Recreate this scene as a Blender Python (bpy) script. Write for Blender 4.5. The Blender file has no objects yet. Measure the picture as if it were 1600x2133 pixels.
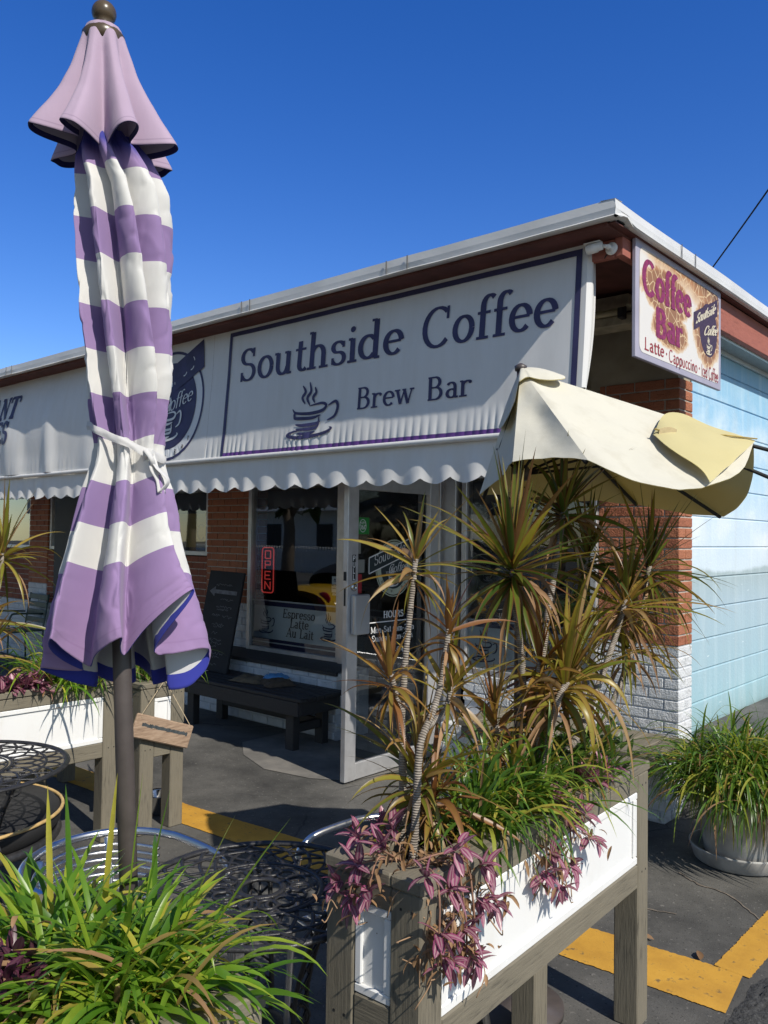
import bpy, math, random
from math import radians as rad, sin, cos, pi
from mathutils import Vector as V, Matrix, Quaternion, noise
random.seed(7)
S = bpy.context.scene
C = S.collection
# ---------------------------------------------------------------- camera
F_PX = 1714.7
cam_d = bpy.data.cameras.new('camera'); cam = bpy.data.objects.new('camera', cam_d); C.objects.link(cam)
yaw, pitch, roll = 0.720098, 0.029903, 0.013915
fw = V((-sin(yaw)*cos(pitch), cos(yaw)*cos(pitch), sin(pitch)))
rt = V((cos(yaw), sin(yaw), 0)); up = rt.cross(fw)
r2 = rt*cos(roll)+up*sin(roll); u2 = up*cos(roll)-rt*sin(roll)
cam.matrix_world = Matrix(((r2.x, u2.x, -fw.x, 0), (r2.y, u2.y, -fw.y, 0), (r2.z, u2.z, -fw.z, 1.66), (0, 0, 0, 1)))
cam_d.sensor_fit = 'VERTICAL'; cam_d.sensor_height = 24; cam_d.lens = 24*F_PX/2133
cam_d.clip_start = .05; cam_d.clip_end = 2000
S.camera = cam
S.render.resolution_x, S.render.resolution_y = 768, 1024
# ---------------------------------------------------------------- light
SUN = V((1, -.19, .95)).normalized()
elev = math.asin(SUN.z); azim = math.atan2(SUN.x, SUN.y)
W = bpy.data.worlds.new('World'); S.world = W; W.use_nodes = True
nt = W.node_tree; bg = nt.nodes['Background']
sky = nt.nodes.new('ShaderNodeTexSky'); sky.sky_type = 'NISHITA'; sky.sun_disc = False
sky.sun_elevation = elev; sky.sun_rotation = azim
sky.air_density = 1.0; sky.dust_density = .1; sky.ozone_density = 3.0; sky.altitude = 0
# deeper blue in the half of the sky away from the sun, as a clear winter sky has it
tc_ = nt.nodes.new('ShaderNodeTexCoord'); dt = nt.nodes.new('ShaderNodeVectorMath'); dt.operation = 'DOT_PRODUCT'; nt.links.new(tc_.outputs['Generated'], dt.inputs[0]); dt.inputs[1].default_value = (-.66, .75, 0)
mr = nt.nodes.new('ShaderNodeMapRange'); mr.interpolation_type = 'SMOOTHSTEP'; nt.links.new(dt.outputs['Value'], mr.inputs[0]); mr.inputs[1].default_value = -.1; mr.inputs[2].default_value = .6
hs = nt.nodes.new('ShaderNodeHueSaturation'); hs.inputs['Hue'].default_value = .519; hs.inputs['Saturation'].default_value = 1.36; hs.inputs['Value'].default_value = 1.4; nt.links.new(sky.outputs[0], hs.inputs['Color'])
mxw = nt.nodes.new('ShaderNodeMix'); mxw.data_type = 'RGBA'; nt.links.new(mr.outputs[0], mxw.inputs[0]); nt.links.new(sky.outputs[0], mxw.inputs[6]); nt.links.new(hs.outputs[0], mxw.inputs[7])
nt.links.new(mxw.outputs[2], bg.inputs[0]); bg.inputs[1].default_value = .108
sl = bpy.data.lights.new('sun', 'SUN'); so = bpy.data.objects.new('sun', sl); C.objects.link(so)
sl.energy = 4.6; sl.angle = rad(.5); sl.color = (1, .94, .84)
so.rotation_euler = SUN.to_track_quat('Z', 'Y').to_euler(); so.location = (6, -2, 8)
S.view_settings.view_transform = 'Standard'; S.view_settings.look = 'None'
S.view_settings.exposure = .05; S.view_settings.gamma = 1
# ---------------------------------------------------------------- materials
class N:
    def __init__(s, name):
        s.m = bpy.data.materials.new(name); s.m.use_nodes = True; s.t = s.m.node_tree
        s.p = s.t.nodes['Principled BSDF']; s.out = s.t.nodes['Material Output']
    def n(s, typ, **k):
        a = s.t.nodes.new('ShaderNode'+typ)
        for q, v in k.items():
            if q[0] == 'i' and q[1:].isdigit(): s.set(a, int(q[1:]), v)
            elif q in a.inputs.keys(): s.set(a, q, v)
            else: setattr(a, q, v)
        return a
    def set(s, a, i, v):
        if isinstance(v, bpy.types.NodeSocket): s.t.links.new(v, a.inputs[i])
        else: a.inputs[i].default_value = v
    def math(s, op, a, b=0.0, c=0.0, clamp=False):
        m = s.n('Math', operation=op, i0=a, i1=b, i2=c); m.use_clamp = clamp; return m.outputs[0]
    def mix(s, f, a, b, mode='MIX'):
        m = s.n('Mix', data_type='RGBA', blend_type=mode)
        s.set(m, 0, f); s.set(m, 6, a); s.set(m, 7, b); return m.outputs[2]
    def obj(s, scale=None):
        o = s.n('TexCoord').outputs['Object']
        if scale:
            mp = s.n('Mapping'); s.t.links.new(o, mp.inputs[0]); mp.inputs['Scale'].default_value = scale; o = mp.outputs[0]
        return o
    def noise(s, scale, vec=None, detail=4, rough=.55):
        a = s.n('TexNoise', Scale=scale, Detail=detail, Roughness=rough)
        s.t.links.new(vec if vec is not None else s.obj(), a.inputs['Vector']); return a.outputs[0]
    def ramp(s, f, stops, interp='LINEAR'):
        r = s.n('ValToRGB', i0=f); cr = r.color_ramp; cr.interpolation = interp
        while len(cr.elements) < len(stops): cr.elements.new(.5)
        for e, (p, c) in zip(cr.elements, stops):
            e.position = p; e.color = (c if len(c) == 4 else (*c, 1)) if not isinstance(c, float) else (c, c, c, 1)
        return r.outputs[0]
    def att(s):
        a = s.n('Attribute', attribute_name='att'); x = s.n('SeparateXYZ', i0=a.outputs['Vector']); return x.outputs
    def bump(s, h, strength=.3, dist=.01):
        b = s.n('Bump', Strength=strength, Distance=dist, Height=h); s.t.links.new(b.outputs[0], s.p.inputs['Normal']); return b
    def fin(s, col=None, rough=None, metal=None, spec=None):
        for k, v in (('Base Color', col), ('Roughness', rough), ('Metallic', metal), ('Specular IOR Level', spec)):
            if v is None: continue
            if isinstance(v, tuple) and len(v) == 3: v = (*v, 1)
            s.set(s.p, k, v)
        return s.m
    def translucent(s, col, f):
        t = s.n('BsdfTranslucent'); s.set(t, 'Color', col if not isinstance(col, tuple) else (*col, 1))
        mx = s.n('MixShader'); s.set(mx, 0, f)
        s.t.links.new(s.p.outputs[0], mx.inputs[1]); s.t.links.new(t.outputs[0], mx.inputs[2])
        s.t.links.new(mx.outputs[0], s.out.inputs[0])

def c4(c): return (*c, 1)
def scl(c, k): return tuple(min(1, x*k) for x in c)
def plain(name, col, rough=.6, var=.15, scale=6, bump=0, bscale=80, metal=0, spec=.5, stretch=None, bdist=.004):
    m = N(name); vec = m.obj(stretch)
    f = m.noise(scale, vec)
    cc = m.mix(m.ramp(f, [(.3, 0.0), (.7, 1.0)]), c4(scl(col, 1-var)), c4(scl(col, 1+var)))
    if bump: m.bump(m.noise(bscale, vec), bump, bdist)
    return m.fin(cc, rough, metal, spec)
def weathered(name, col, dark, stretch, rough=.75):
    m = N(name); v = m.obj(stretch)
    a = m.noise(9, v, 6, .65); b = m.noise(2.2, m.obj(), 4)
    f = m.math('ADD', m.math('MULTIPLY', a, .7), m.math('MULTIPLY', b, .45))
    cc = m.mix(m.ramp(f, [(.36, 0.0), (.52, .75), (.75, 1.0)]), c4(dark), c4(col))
    k = m.n('TexVoronoi', Scale=7.0); m.t.links.new(m.obj(), k.inputs['Vector'])
    kn = m.ramp(k.outputs[0], [(.03, 1.0), (.07, 0.0)])
    cc = m.mix(m.math('MULTIPLY', kn, .8), cc, c4(scl(dark, .45)))
    m.bump(a, .5, .004)
    return m.fin(cc, rough)
WOODX = weathered('wood_grain_x', (.205, .18, .132), (.062, .056, .043), (1.2, 14, 14))
WOODY = weathered('wood_grain_y', (.205, .18, .132), (.062, .056, .043), (14, 1.2, 14))
WOODZ = weathered('wood_grain_z', (.205, .18, .132), (.062, .056, .043), (14, 14, 1.2))
BLACKW = weathered('black_painted_wood', (.032, .031, .032), (.012, .012, .013), (2, 10, 10), .6)
def vinylm():
    m = N('white_vinyl'); a = m.ramp(m.noise(5, m.obj((1, 1, .3)), 6, .65), [(.5, 0.0), (.8, .45)]); b = m.ramp(m.noise(40, None, 4), [(.64, 0.0), (.74, .5)])
    cc = m.mix(a, c4((.79, .79, .78)), c4((.62, .60, .54))); cc = m.mix(m.math('MULTIPLY', b, a), cc, c4((.35, .30, .22)))
    m.bump(m.noise(3), .05, .01); return m.fin(cc, .42)
WHITEP = vinylm()
ALU = plain('brushed_aluminium', (.74, .74, .74), .28, .06, 30, metal=1)
FRAME = plain('anodised_frame', (.56, .56, .57), .35, .1, 12, metal=.55)
IRON = plain('black_cast_iron', (.028, .028, .03), .38, .3, 40, .35, 160)
POLEM = plain('bronze_pole_paint', (.075, .062, .058), .42, .2, 14, .1, 120)
SOIL = plain('potting_soil', (.035, .025, .018), .95, .4, 40, .8, 60)
FASC = plain('white_metal_flashing', (.62, .62, .61), .45, .1, 3, .12, 7, bdist=.01)
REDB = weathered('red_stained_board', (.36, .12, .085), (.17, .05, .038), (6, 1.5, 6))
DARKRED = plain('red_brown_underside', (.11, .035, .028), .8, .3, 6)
BEIGE = plain('beige_stucco', (.34, .30, .22), .85, .2, 5, .4, 60)
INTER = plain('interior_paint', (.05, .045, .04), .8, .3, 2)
DARK = plain('black_rubber', (.015, .015, .016), .7, .2, 10)
STEEL = plain('stainless_steel', (.6, .6, .6), .2, .08, 20, metal=1)
ROPE = plain('jute_cord', (.45, .36, .24), .9, .2, 60)

def brickm(name, col, hue2, rough=.85):
    m = N(name); a = m.att()
    f = m.noise(14); g = m.noise(90, None, 3)
    cc = m.mix(a[2], c4(col), c4(hue2))
    cc = m.mix(m.ramp(f, [(.35, .35), (.65, 0.0)]), cc, c4(scl(col, .62)))
    m.bump(m.math('ADD', g, m.math('MULTIPLY', f, 2.0)), .75, .012)
    return m.fin(cc, rough)
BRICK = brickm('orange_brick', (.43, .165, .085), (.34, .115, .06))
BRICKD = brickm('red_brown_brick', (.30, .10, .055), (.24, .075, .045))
WBRICK = brickm('white_painted_brick', (.74, .75, .76), (.66, .68, .70), .7)
MORTAR = plain('mortar', (.42, .38, .33), .95, .2, 20, .4, 90)
WMORT = plain('white_painted_mortar', (.52, .54, .57), .8, .12, 20)

def asphalt():
    m = N('sealed_asphalt'); f = m.noise(1.5, None, 8, .68); g = m.noise(160, None, 3); h = m.noise(5, None, 5)
    cc = m.ramp(f, [(.3, (.040, .039, .037)), (.48, (.088, .085, .078)), (.7, (.155, .148, .134))])
    cc = m.mix(m.ramp(h, [(.55, 0.0), (.75, .55)]), cc, c4((.125, .12, .11)))
    sp = m.ramp(m.noise(46, None, 2), [(.64, 0.0), (.70, .6)])
    cc = m.mix(sp, cc, c4((.22, .21, .19)))
    pit = m.ramp(m.noise(90, None, 2), [(.62, 0.0), (.68, .7)]); cc = m.mix(pit, cc, c4((.025, .025, .025)))
    vo = m.n('TexVoronoi', feature='DISTANCE_TO_EDGE', Scale=.9); wv = m.n('Mix', data_type='VECTOR'); m.set(wv, 0, .12); m.t.links.new(m.obj(), wv.inputs[4]); nz = m.n('TexNoise', Scale=3.0, Detail=6.0); m.t.links.new(m.obj(), nz.inputs['Vector']); m.t.links.new(nz.outputs['Color'], wv.inputs[5]); m.t.links.new(wv.outputs[1], vo.inputs['Vector'])
    cr = m.ramp(vo.outputs['Distance'], [(.0, .8), (.007, 0.0)]); cr = m.math('MULTIPLY', cr, m.ramp(m.noise(.7), [(.5, 0.0), (.56, 1.0)])); cc = m.mix(cr, cc, c4((.02, .02, .02)))
    m.bump(m.math('ADD', g, m.math('MULTIPLY', h, .8)), .35, .006)
    return m.fin(cc, .8, None, .35)
ASPH = asphalt()
def concretem():
    m = N('worn_concrete'); f = m.noise(3, None, 6, .65); g = m.noise(120, None, 3)
    cc = m.ramp(f, [(.3, (.11, .105, .095)), (.5, (.17, .16, .145)), (.7, (.25, .23, .20))])
    m.bump(g, .4, .005); return m.fin(cc, .9)
CONC = concretem()
def yellowm():
    m = N('yellow_road_paint'); f = m.noise(6, None, 6, .65); g = m.noise(120, None, 3); w = m.noise(24, None, 5, .7)
    cc = m.ramp(f, [(.3, (.46, .235, .03)), (.6, (.60, .32, .04)), (.8, (.66, .38, .07))])
    cc = m.mix(m.ramp(w, [(.58, 0.0), (.68, .85)]), cc, c4((.12, .09, .05)))
    m.bump(g, .3, .004); return m.fin(cc, .75)
YEL = yellowm()
def muralm():
    m = N('sky_mural_paint'); x = m.n('SeparateXYZ', i0=m.obj())
    z = m.math('DIVIDE', m.math('SUBTRACT', x.outputs[2], .45), 2.55)
    wob = m.math('MULTIPLY', m.math('SUBTRACT', m.noise(1.6, m.obj((1, 1, 2)), 5), .5), .05)
    z = m.math('ADD', z, wob)
    cc = m.ramp(z, [(0, (.30, .50, .54)), (.10, (.34, .51, .58)), (.30, (.38, .50, .57)), (.395, (.36, .45, .47)), (.405, (.60, .70, .77)),
                    (.52, (.56, .68, .79)), (.68, (.40, .60, .76)), (.85, (.30, .53, .72)), (1, (.24, .45, .60))])
    cl = m.ramp(m.noise(2.4, m.obj((1, 1, 1.6)), 6, .6), [(.46, 0.0), (.72, .6)])
    hi = m.ramp(z, [(.40, 0.0), (.46, 1.0), (.8, .9), (.95, .1)])
    cc = m.mix(m.math('MULTIPLY', cl, hi), cc, c4((.84, .86, .85)))
    st = m.ramp(m.noise(9, m.obj((1, 1, .08)), 5, .7), [(.5, 0.0), (.85, .5)])
    cc = m.mix(st, cc, c4((.72, .83, .86)))
    wc = m.ramp(m.noise(16, m.obj((1, .45, 2.2)), 3), [(.70, 0.0), (.76, .7)])
    lo = m.ramp(z, [(.38, 1.0), (.42, 0.0)])
    cc = m.mix(m.math('MULTIPLY', wc, lo), cc, c4((.82, .88, .90)))
    dr = m.ramp(m.noise(6, m.obj((1, 1, .05)), 5, .7), [(.5, 0.0), (.85, .5)]); cc = m.mix(dr, cc, c4((.42, .48, .50)))
    gr = m.math('MULTIPLY', m.ramp(x.outputs[2], [(0, 0.0), (.45, 1.0), (.62, 0.0)]), m.noise(11), clamp=True); cc = m.mix(m.math('MULTIPLY', gr, .6), cc, c4((.22, .27, .26)))
    m.bump(m.math('ADD', m.noise(60), m.noise(7, None, 5)), .35, .006); return m.fin(cc, .65)
MURAL = muralm()
def awningm():
    m = N('white_vinyl_awning'); a = m.noise(2.2, m.obj((1, 1, .35)), 6, .65); b = m.noise(14, m.obj((1, 1, .12)), 5, .6)
    st = m.ramp(m.math('ADD', m.math('MULTIPLY', a, .6), m.math('MULTIPLY', b, .4)), [(.42, 0.0), (.68, 1.0)])
    cc = m.mix(m.math('MULTIPLY', st, .32), c4((.76, .76, .755)), c4((.56, .53, .47)))
    x = m.n('SeparateXYZ', i0=m.obj()); top = m.math('SUBTRACT', x.outputs[2], 3.04)
    dirt = m.math('MULTIPLY', m.math('MULTIPLY', top, 7.0, clamp=True), m.math('ADD', a, .15), clamp=True)
    cc = m.mix(dirt, cc, c4((.42, .36, .25)))
    m.bump(m.noise(5, m.obj((1, 1, .25)), 3), .14, .02)
    m.fin(cc, .55); m.translucent(cc, .12); return m.m
AWN = awningm()
NAVY = plain('navy_vinyl_print', (.035, .032, .10), .55, .25, 8)
PURPLEP = plain('purple_vinyl_print', (.10, .035, .20), .55, .2, 8)
PALE = plain('pale_grey_print', (.70, .71, .72), .5, .05, 5)
WHITEINK = plain('white_window_vinyl', (.72, .72, .72), .45, .04, 4)
SAGE = plain('sage_window_vinyl', (.42, .46, .36), .5, .05, 5)
BROWNINK = plain('dark_brown_vinyl', (.075, .05, .04), .5, .1, 5)
CHALK = plain('chalk', (.17, .17, .18), .95, .3, 30)

def glassm(name, tint, tr=1.0):
    m = N(name); t = m.n('BsdfTransparent'); t.inputs[0].default_value = (*tint, 1)
    g = m.n('BsdfGlossy'); g.inputs['Roughness'].default_value = .015; g.inputs[0].default_value = (.9, .93, .95, 1)
    fr = m.n('Fresnel', IOR=1.5); mx = m.n('MixShader')
    m.set(mx, 0, m.math('MULTIPLY', fr.outputs[0], 2.8, clamp=True)); m.t.links.new(t.outputs[0], mx.inputs[1]); m.t.links.new(g.outputs[0], mx.inputs[2])
    m.t.links.new(mx.outputs[0], m.out.inputs[0]); return m.m
GLASS = glassm('shop_glass', (.84, .87, .86))

def leafm(name, stops, trans, edge=None, rough=.42, tf=.3):
    """leaf colour from the per-leaf random value, an optional edge colour across the blade"""
    m = N(name); a = m.att(); cc = m.ramp(a[2], stops)
    if edge:
        d = m.math('ABSOLUTE', m.math('SUBTRACT', a[0], .5))
        cc = m.mix(m.ramp(d, [(.30, 0.0), (.42, edge[1])]), cc, c4(edge[0]))
    f = m.noise(40, None, 3)
    cc = m.mix(m.ramp(f, [(.35, .25), (.65, 0.0)]), cc, m.mix(.5, cc, c4((.02, .02, .01))))
    m.fin(cc, rough, None, .45)
    tc = m.mix(1.0, cc, c4(trans), 'MULTIPLY'); m.translucent(tc, tf); return m.m
GRASS = leafm('strap_leaf_green', [(0, (.055, .145, .012)), (.45, (.125, .245, .02)), (.78, (.24, .34, .03)), (.92, (.44, .40, .05)), (1, (.32, .21, .07))], (2.2, 2.3, 1.4), None, .35, .32)
GRASSD = leafm('strap_leaf_dark', [(0, (.04, .10, .015)), (.45, (.10, .19, .022)), (.75, (.23, .29, .04)), (.92, (.42, .36, .06)), (1, (.26, .15, .05))], (2.2, 2.3, 1.4), None, .35, .3)
DRAC = leafm('spiky_leaf_olive', [(0, (.10, .13, .018)), (.35, (.22, .22, .03)), (.65, (.36, .28, .05)), (.85, (.30, .17, .05)), (1, (.44, .33, .17))], (1.9, 1.8, 1.2), ((.20, .085, .035), .7), .36, .3)
DRACD = leafm('spiky_leaf_green', [(0, (.045, .085, .016)), (.5, (.12, .15, .02)), (.8, (.24, .20, .03)), (1, (.17, .075, .035))], (1.9, 1.9, 1.2), ((.17, .05, .025), .8), .33, .28)
DRACR = leafm('spiky_leaf_copper', [(0, (.24, .19, .035)), (.4, (.33, .20, .045)), (.75, (.26, .12, .04)), (1, (.17, .065, .03))], (1.8, 1.6, 1.2), ((.20, .075, .035), .7), .38, .3)
DRYL = leafm('dry_leaf', [(0, (.20, .11, .05)), (.5, (.28, .16, .075)), (1, (.36, .22, .12))], (1.4, 1.3, 1.1), None, .7, .15)
def tradm(name, body, stripe):
    m = N(name); a = m.att(); d = m.math('ABSOLUTE', m.math('SUBTRACT', a[0], .5))
    s = m.ramp(d, [(.06, 0.0), (.13, 1.0), (.27, 1.0), (.36, 0.0)])
    cc = m.mix(a[2], c4(body), c4(scl(body, 1.9)))
    cc = m.mix(m.math('MULTIPLY', s, .75), cc, c4(stripe))
    m.fin(cc, .36); m.translucent(cc, .22); return m.m
TRAD = tradm('purple_striped_leaf', (.17, .036, .085), (.46, .29, .30))
TRADD = tradm('dark_maroon_leaf', (.055, .014, .03), (.11, .05, .06))
def barkm():
    m = N('ringed_stem_bark'); a = m.att(); w = m.math('SINE', m.math('MULTIPLY', a[1], 1000.0))
    n1 = m.noise(60)
    cc = m.mix(m.ramp(m.math('ADD', m.math('MULTIPLY', w, .16), n1), [(.3, 0.0), (.75, 1.0)]), c4((.15, .125, .10)), c4((.36, .32, .275)))
    m.bump(w, .5, .003); return m.fin(cc, .8)
BARK = barkm()
# ---------------------------------------------------------------- mesh builder
BASE = {}
class MB:
    def __init__(s): s.v = []; s.f = []; s.a = []; s.mi = []; s.sm = []; s.cur = 0; s.smooth = False; s.r = .5
    def add(s, p, u=0.0, w=0.0): s.v.append(tuple(p)); s.a.append((u, w, s.r)); return len(s.v)-1
    def face(s, ids): s.f.append(tuple(ids)); s.mi.append(s.cur); s.sm.append(s.smooth)
    def quad(s, a, b, c, d): s.face([s.add(a, 0, 0), s.add(b, 1, 0), s.add(c, 1, 1), s.add(d, 0, 1)])
    def poly(s, pts): s.face([s.add(p) for p in pts])
    def box(s, x0, x1, y0, y1, z0, z1, bev=0, M=None):
        sm = s.smooth; s.smooth = False
        if bev:
            b = min(bev, abs(x1-x0)*.45, abs(y1-y0)*.45, abs(z1-z0)*.45)
            def ring(z, i):
                return [(x0+i, y0, z), (x1-i, y0, z), (x1, y0+i, z), (x1, y1-i, z), (x1-i, y1, z), (x0+i, y1, z), (x0, y1-i, z), (x0, y0+i, z)]
            def inset(z, i): return [(x0+i+b*.0, y0+b, z), (x1-i, y0+b, z), (x1-b, y0+i, z), (x1-b, y1-i, z), (x1-i, y1-b, z), (x0+i, y1-b, z), (x0+b, y1-i, z), (x0+b, y0+i, z)]
            R = [inset(z0, b*1.6), ring(z0+b, b), ring(z1-b, b), inset(z1, b*1.6)]
            ids = [[s.add(M @ V(p) if M else p) for p in r] for r in R]
            for k in range(3):
                for i in range(8): j = (i+1) % 8; s.face([ids[k][i], ids[k][j], ids[k+1][j], ids[k+1][i]])
            s.face(ids[0][::-1]); s.face(ids[3])
        else:
            P = [(x0, y0, z0), (x1, y0, z0), (x1, y1, z0), (x0, y1, z0), (x0, y0, z1), (x1, y0, z1), (x1, y1, z1), (x0, y1, z1)]
            i = [s.add(M @ V(p) if M else p) for p in P]
            for q in ((0, 3, 2, 1), (4, 5, 6, 7), (0, 1, 5, 4), (1, 2, 6, 5), (2, 3, 7, 6), (3, 0, 4, 7)): s.face([i[k] for k in q])
        s.smooth = sm
    def tube(s, pts, rad_, n=8, cap=True, flat=None, closed=False):
        pts = [V(p) for p in pts]; sm = s.smooth; s.smooth = True
        m = len(pts); rr = rad_ if isinstance(rad_, (list, tuple)) else [rad_]*m
        prev = None; rings = []; L = 0
        for i, p in enumerate(pts):
            if closed: t = (pts[(i+1) % m]-pts[i-1])
            else: t = pts[min(i+1, m-1)]-pts[max(i-1, 0)]
            t.normalize()
            if prev is None:
                a = V((0, 0, 1)) if abs(t.z) < .9 else V((1, 0, 0)); nx = t.cross(a).normalized()
            else: nx = (prev-t*prev.dot(t)).normalized()
            prev = nx; ny = t.cross(nx)
            if i: L += (p-pts[i-1]).length
            k2 = flat if flat else 1
            rings.append([s.add(p+nx*(cos(2*pi*j/n)*rr[i])+ny*(sin(2*pi*j/n)*rr[i]*k2), j/n, L) for j in range(n)])
        for i in range(m if closed else m-1):
            A, B = rings[i], rings[(i+1) % m]
            for j in range(n): k = (j+1) % n; s.face([A[j], A[k], B[k], B[j]])
        if cap and not closed: s.face(rings[0][::-1]); s.face(rings[-1])
        s.smooth = sm
    def lathe(s, prof, c=(0, 0, 0), n=24, M=None):
        sm = s.smooth; s.smooth = True; rings = []
        for r, z in prof:
            rings.append([s.add((M @ V((r*cos(2*pi*j/n), r*sin(2*pi*j/n), z)) if M else V((c[0]+r*cos(2*pi*j/n), c[1]+r*sin(2*pi*j/n), c[2]+z))), j/n, z) for j in range(n)])
        for A, B in zip(rings, rings[1:]):
            for j in range(n): k = (j+1) % n; s.face([A[j], A[k], B[k], B[j]])
        s.face(rings[0][::-1]); s.face(rings[-1]); s.smooth = sm
    def grid(s, nu, nv, fn, closed=False):
        sm = s.smooth; s.smooth = True
        ids = [[s.add(fn(i/nu, j/nv), i/nu, j/nv) for j in range(nv+1)] for i in range(nu if closed else nu+1)]
        for i in range(nu):
            k = (i+1) % nu if closed else i+1
            for j in range(nv): s.face([ids[i][j], ids[k][j], ids[k][j+1], ids[i][j+1]])
        s.smooth = sm
    def leaf(s, o, d, length, width, droop=.5, seg=7, prof='strap', fold=.25, twist=0, side=None):
        sm = s.smooth; s.smooth = True; s.r = random.random()
        p = V(o); d = V(d).normalized(); st = length/seg; prev = None
        roll = random.uniform(-.5, .5)+twist; kink = random.randint(3, seg-2) if prof == 'strap' and seg > 7 and random.random() < .12 else -1
        for i in range(seg+1):
            t = i/seg
            if prof == 'strap': w = width*min(1, .55+1.6*t)*(1 if t < .6 else max(.02, 1-((t-.6)/.4)**1.8))
            elif prof == 'lance': w = width*(.55+1.1*t if t < .35 else max(.015, (1-(t-.35)/.65)**.85)*.935)
            else: w = width*max(.03, sin(pi*min(1, .06+.94*t))**.75)*(1 if t < .5 else .85)
            sd = d.cross(V((0, 0, 1)))
            if sd.length < .05: sd = V((1, 0, 0))
            sd.normalize(); nn = sd.cross(d).normalized()
            q = Quaternion(d, roll); sd = q @ sd; nn = q @ nn
            a = s.add(p-sd*w*.5+nn*w*fold*.5, 0, t); b = s.add(p, .5, t); c = s.add(p+sd*w*.5+nn*w*fold*.5, 1, t)
            if prev: s.face([prev[0], prev[1], b, a]); s.face([prev[1], prev[2], c, b])
            prev = (a, b, c); p = p+d*st
            if i == kink: d = (d+V((random.uniform(-.5, .5), random.uniform(-.5, .5), -1.1))).normalized()
            d = (d+V((0, 0, -1))*droop/seg*(.4+1.2*t)).normalized()
        s.smooth = sm
    XF = None
    def build(s, name, mats, parent=None, label=None, top=None):
        if MB.XF: s.v = [MB.XF(q) for q in s.v]
        me = bpy.data.meshes.new(name)
        L = BASE.get(top if top is not None else parent, V((0, 0, 0)))
        me.from_pydata([(x-L.x, y-L.y, z-L.z) for x, y, z in s.v], [], s.f)
        if not isinstance(mats, (list, tuple)): mats = [mats]
        for q in mats: me.materials.append(q)
        if me.polygons:
            me.polygons.foreach_set('material_index', s.mi); me.polygons.foreach_set('use_smooth', s.sm)
        at = me.attributes.new('att', 'FLOAT_VECTOR', 'POINT'); at.data.foreach_set('vector', [x for t in s.a for x in t])
        me.update()
        o = bpy.data.objects.new(name, me); C.objects.link(o)
        if parent: o.parent = parent; BASE[o] = L
        if label: o['label'] = label
        return o
def thing(name, label, cat, loc=(0, 0, 0), group=None):
    o = bpy.data.objects.new(name, None); C.objects.link(o); o.location = loc; o.empty_display_size = .1
    o['label'] = label; o['category'] = cat; BASE[o] = V(loc)
    if group: o['group'] = group
    return o
def tag(o, label, cat, group=None):
    o['label'] = label; o['category'] = cat
    if group: o['group'] = group
    return o
def struct(o): o['kind'] = 'structure'; return o
def local(mb, name, mats, parent, label=None):
    """a part whose vertices are already in its thing's own frame"""
    return mb.build(name, mats, parent, label, top='local')
def dup(root, loc, rotz, label, group=None):
    r = root.copy(); C.objects.link(r); r.location = loc; r.rotation_euler = (0, 0, rotz); r['label'] = label
    if group: r['group'] = group
    for ch in list(root.children):
        c = ch.copy(); C.objects.link(c); c.parent = r
        for g in ch.children: d = g.copy(); C.objects.link(d); d.parent = c
    return r
def one(name, mb, mats, label, cat, loc, group=None):
    """a thing that is one mesh"""
    BASE['tmp'] = V(loc); o = mb.build(name, mats, None, None, top='tmp'); o.location = loc
    return tag(o, label, cat, group)
def catmull(P, k=6):
    P = [V(p) for p in P]; Q = [P[0]*2-P[1]]+P+[P[-1]*2-P[-2]]; out = []
    for i in range(1, len(Q)-2):
        a, b, c, d = Q[i-1:i+3]
        for j in range(k):
            t = j/k; out.append(.5*((2*b)+(c-a)*t+(2*a-5*b+4*c-d)*t*t+(3*b-a-3*c+d)*t**3))
    return out+[P[-1]]
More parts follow.
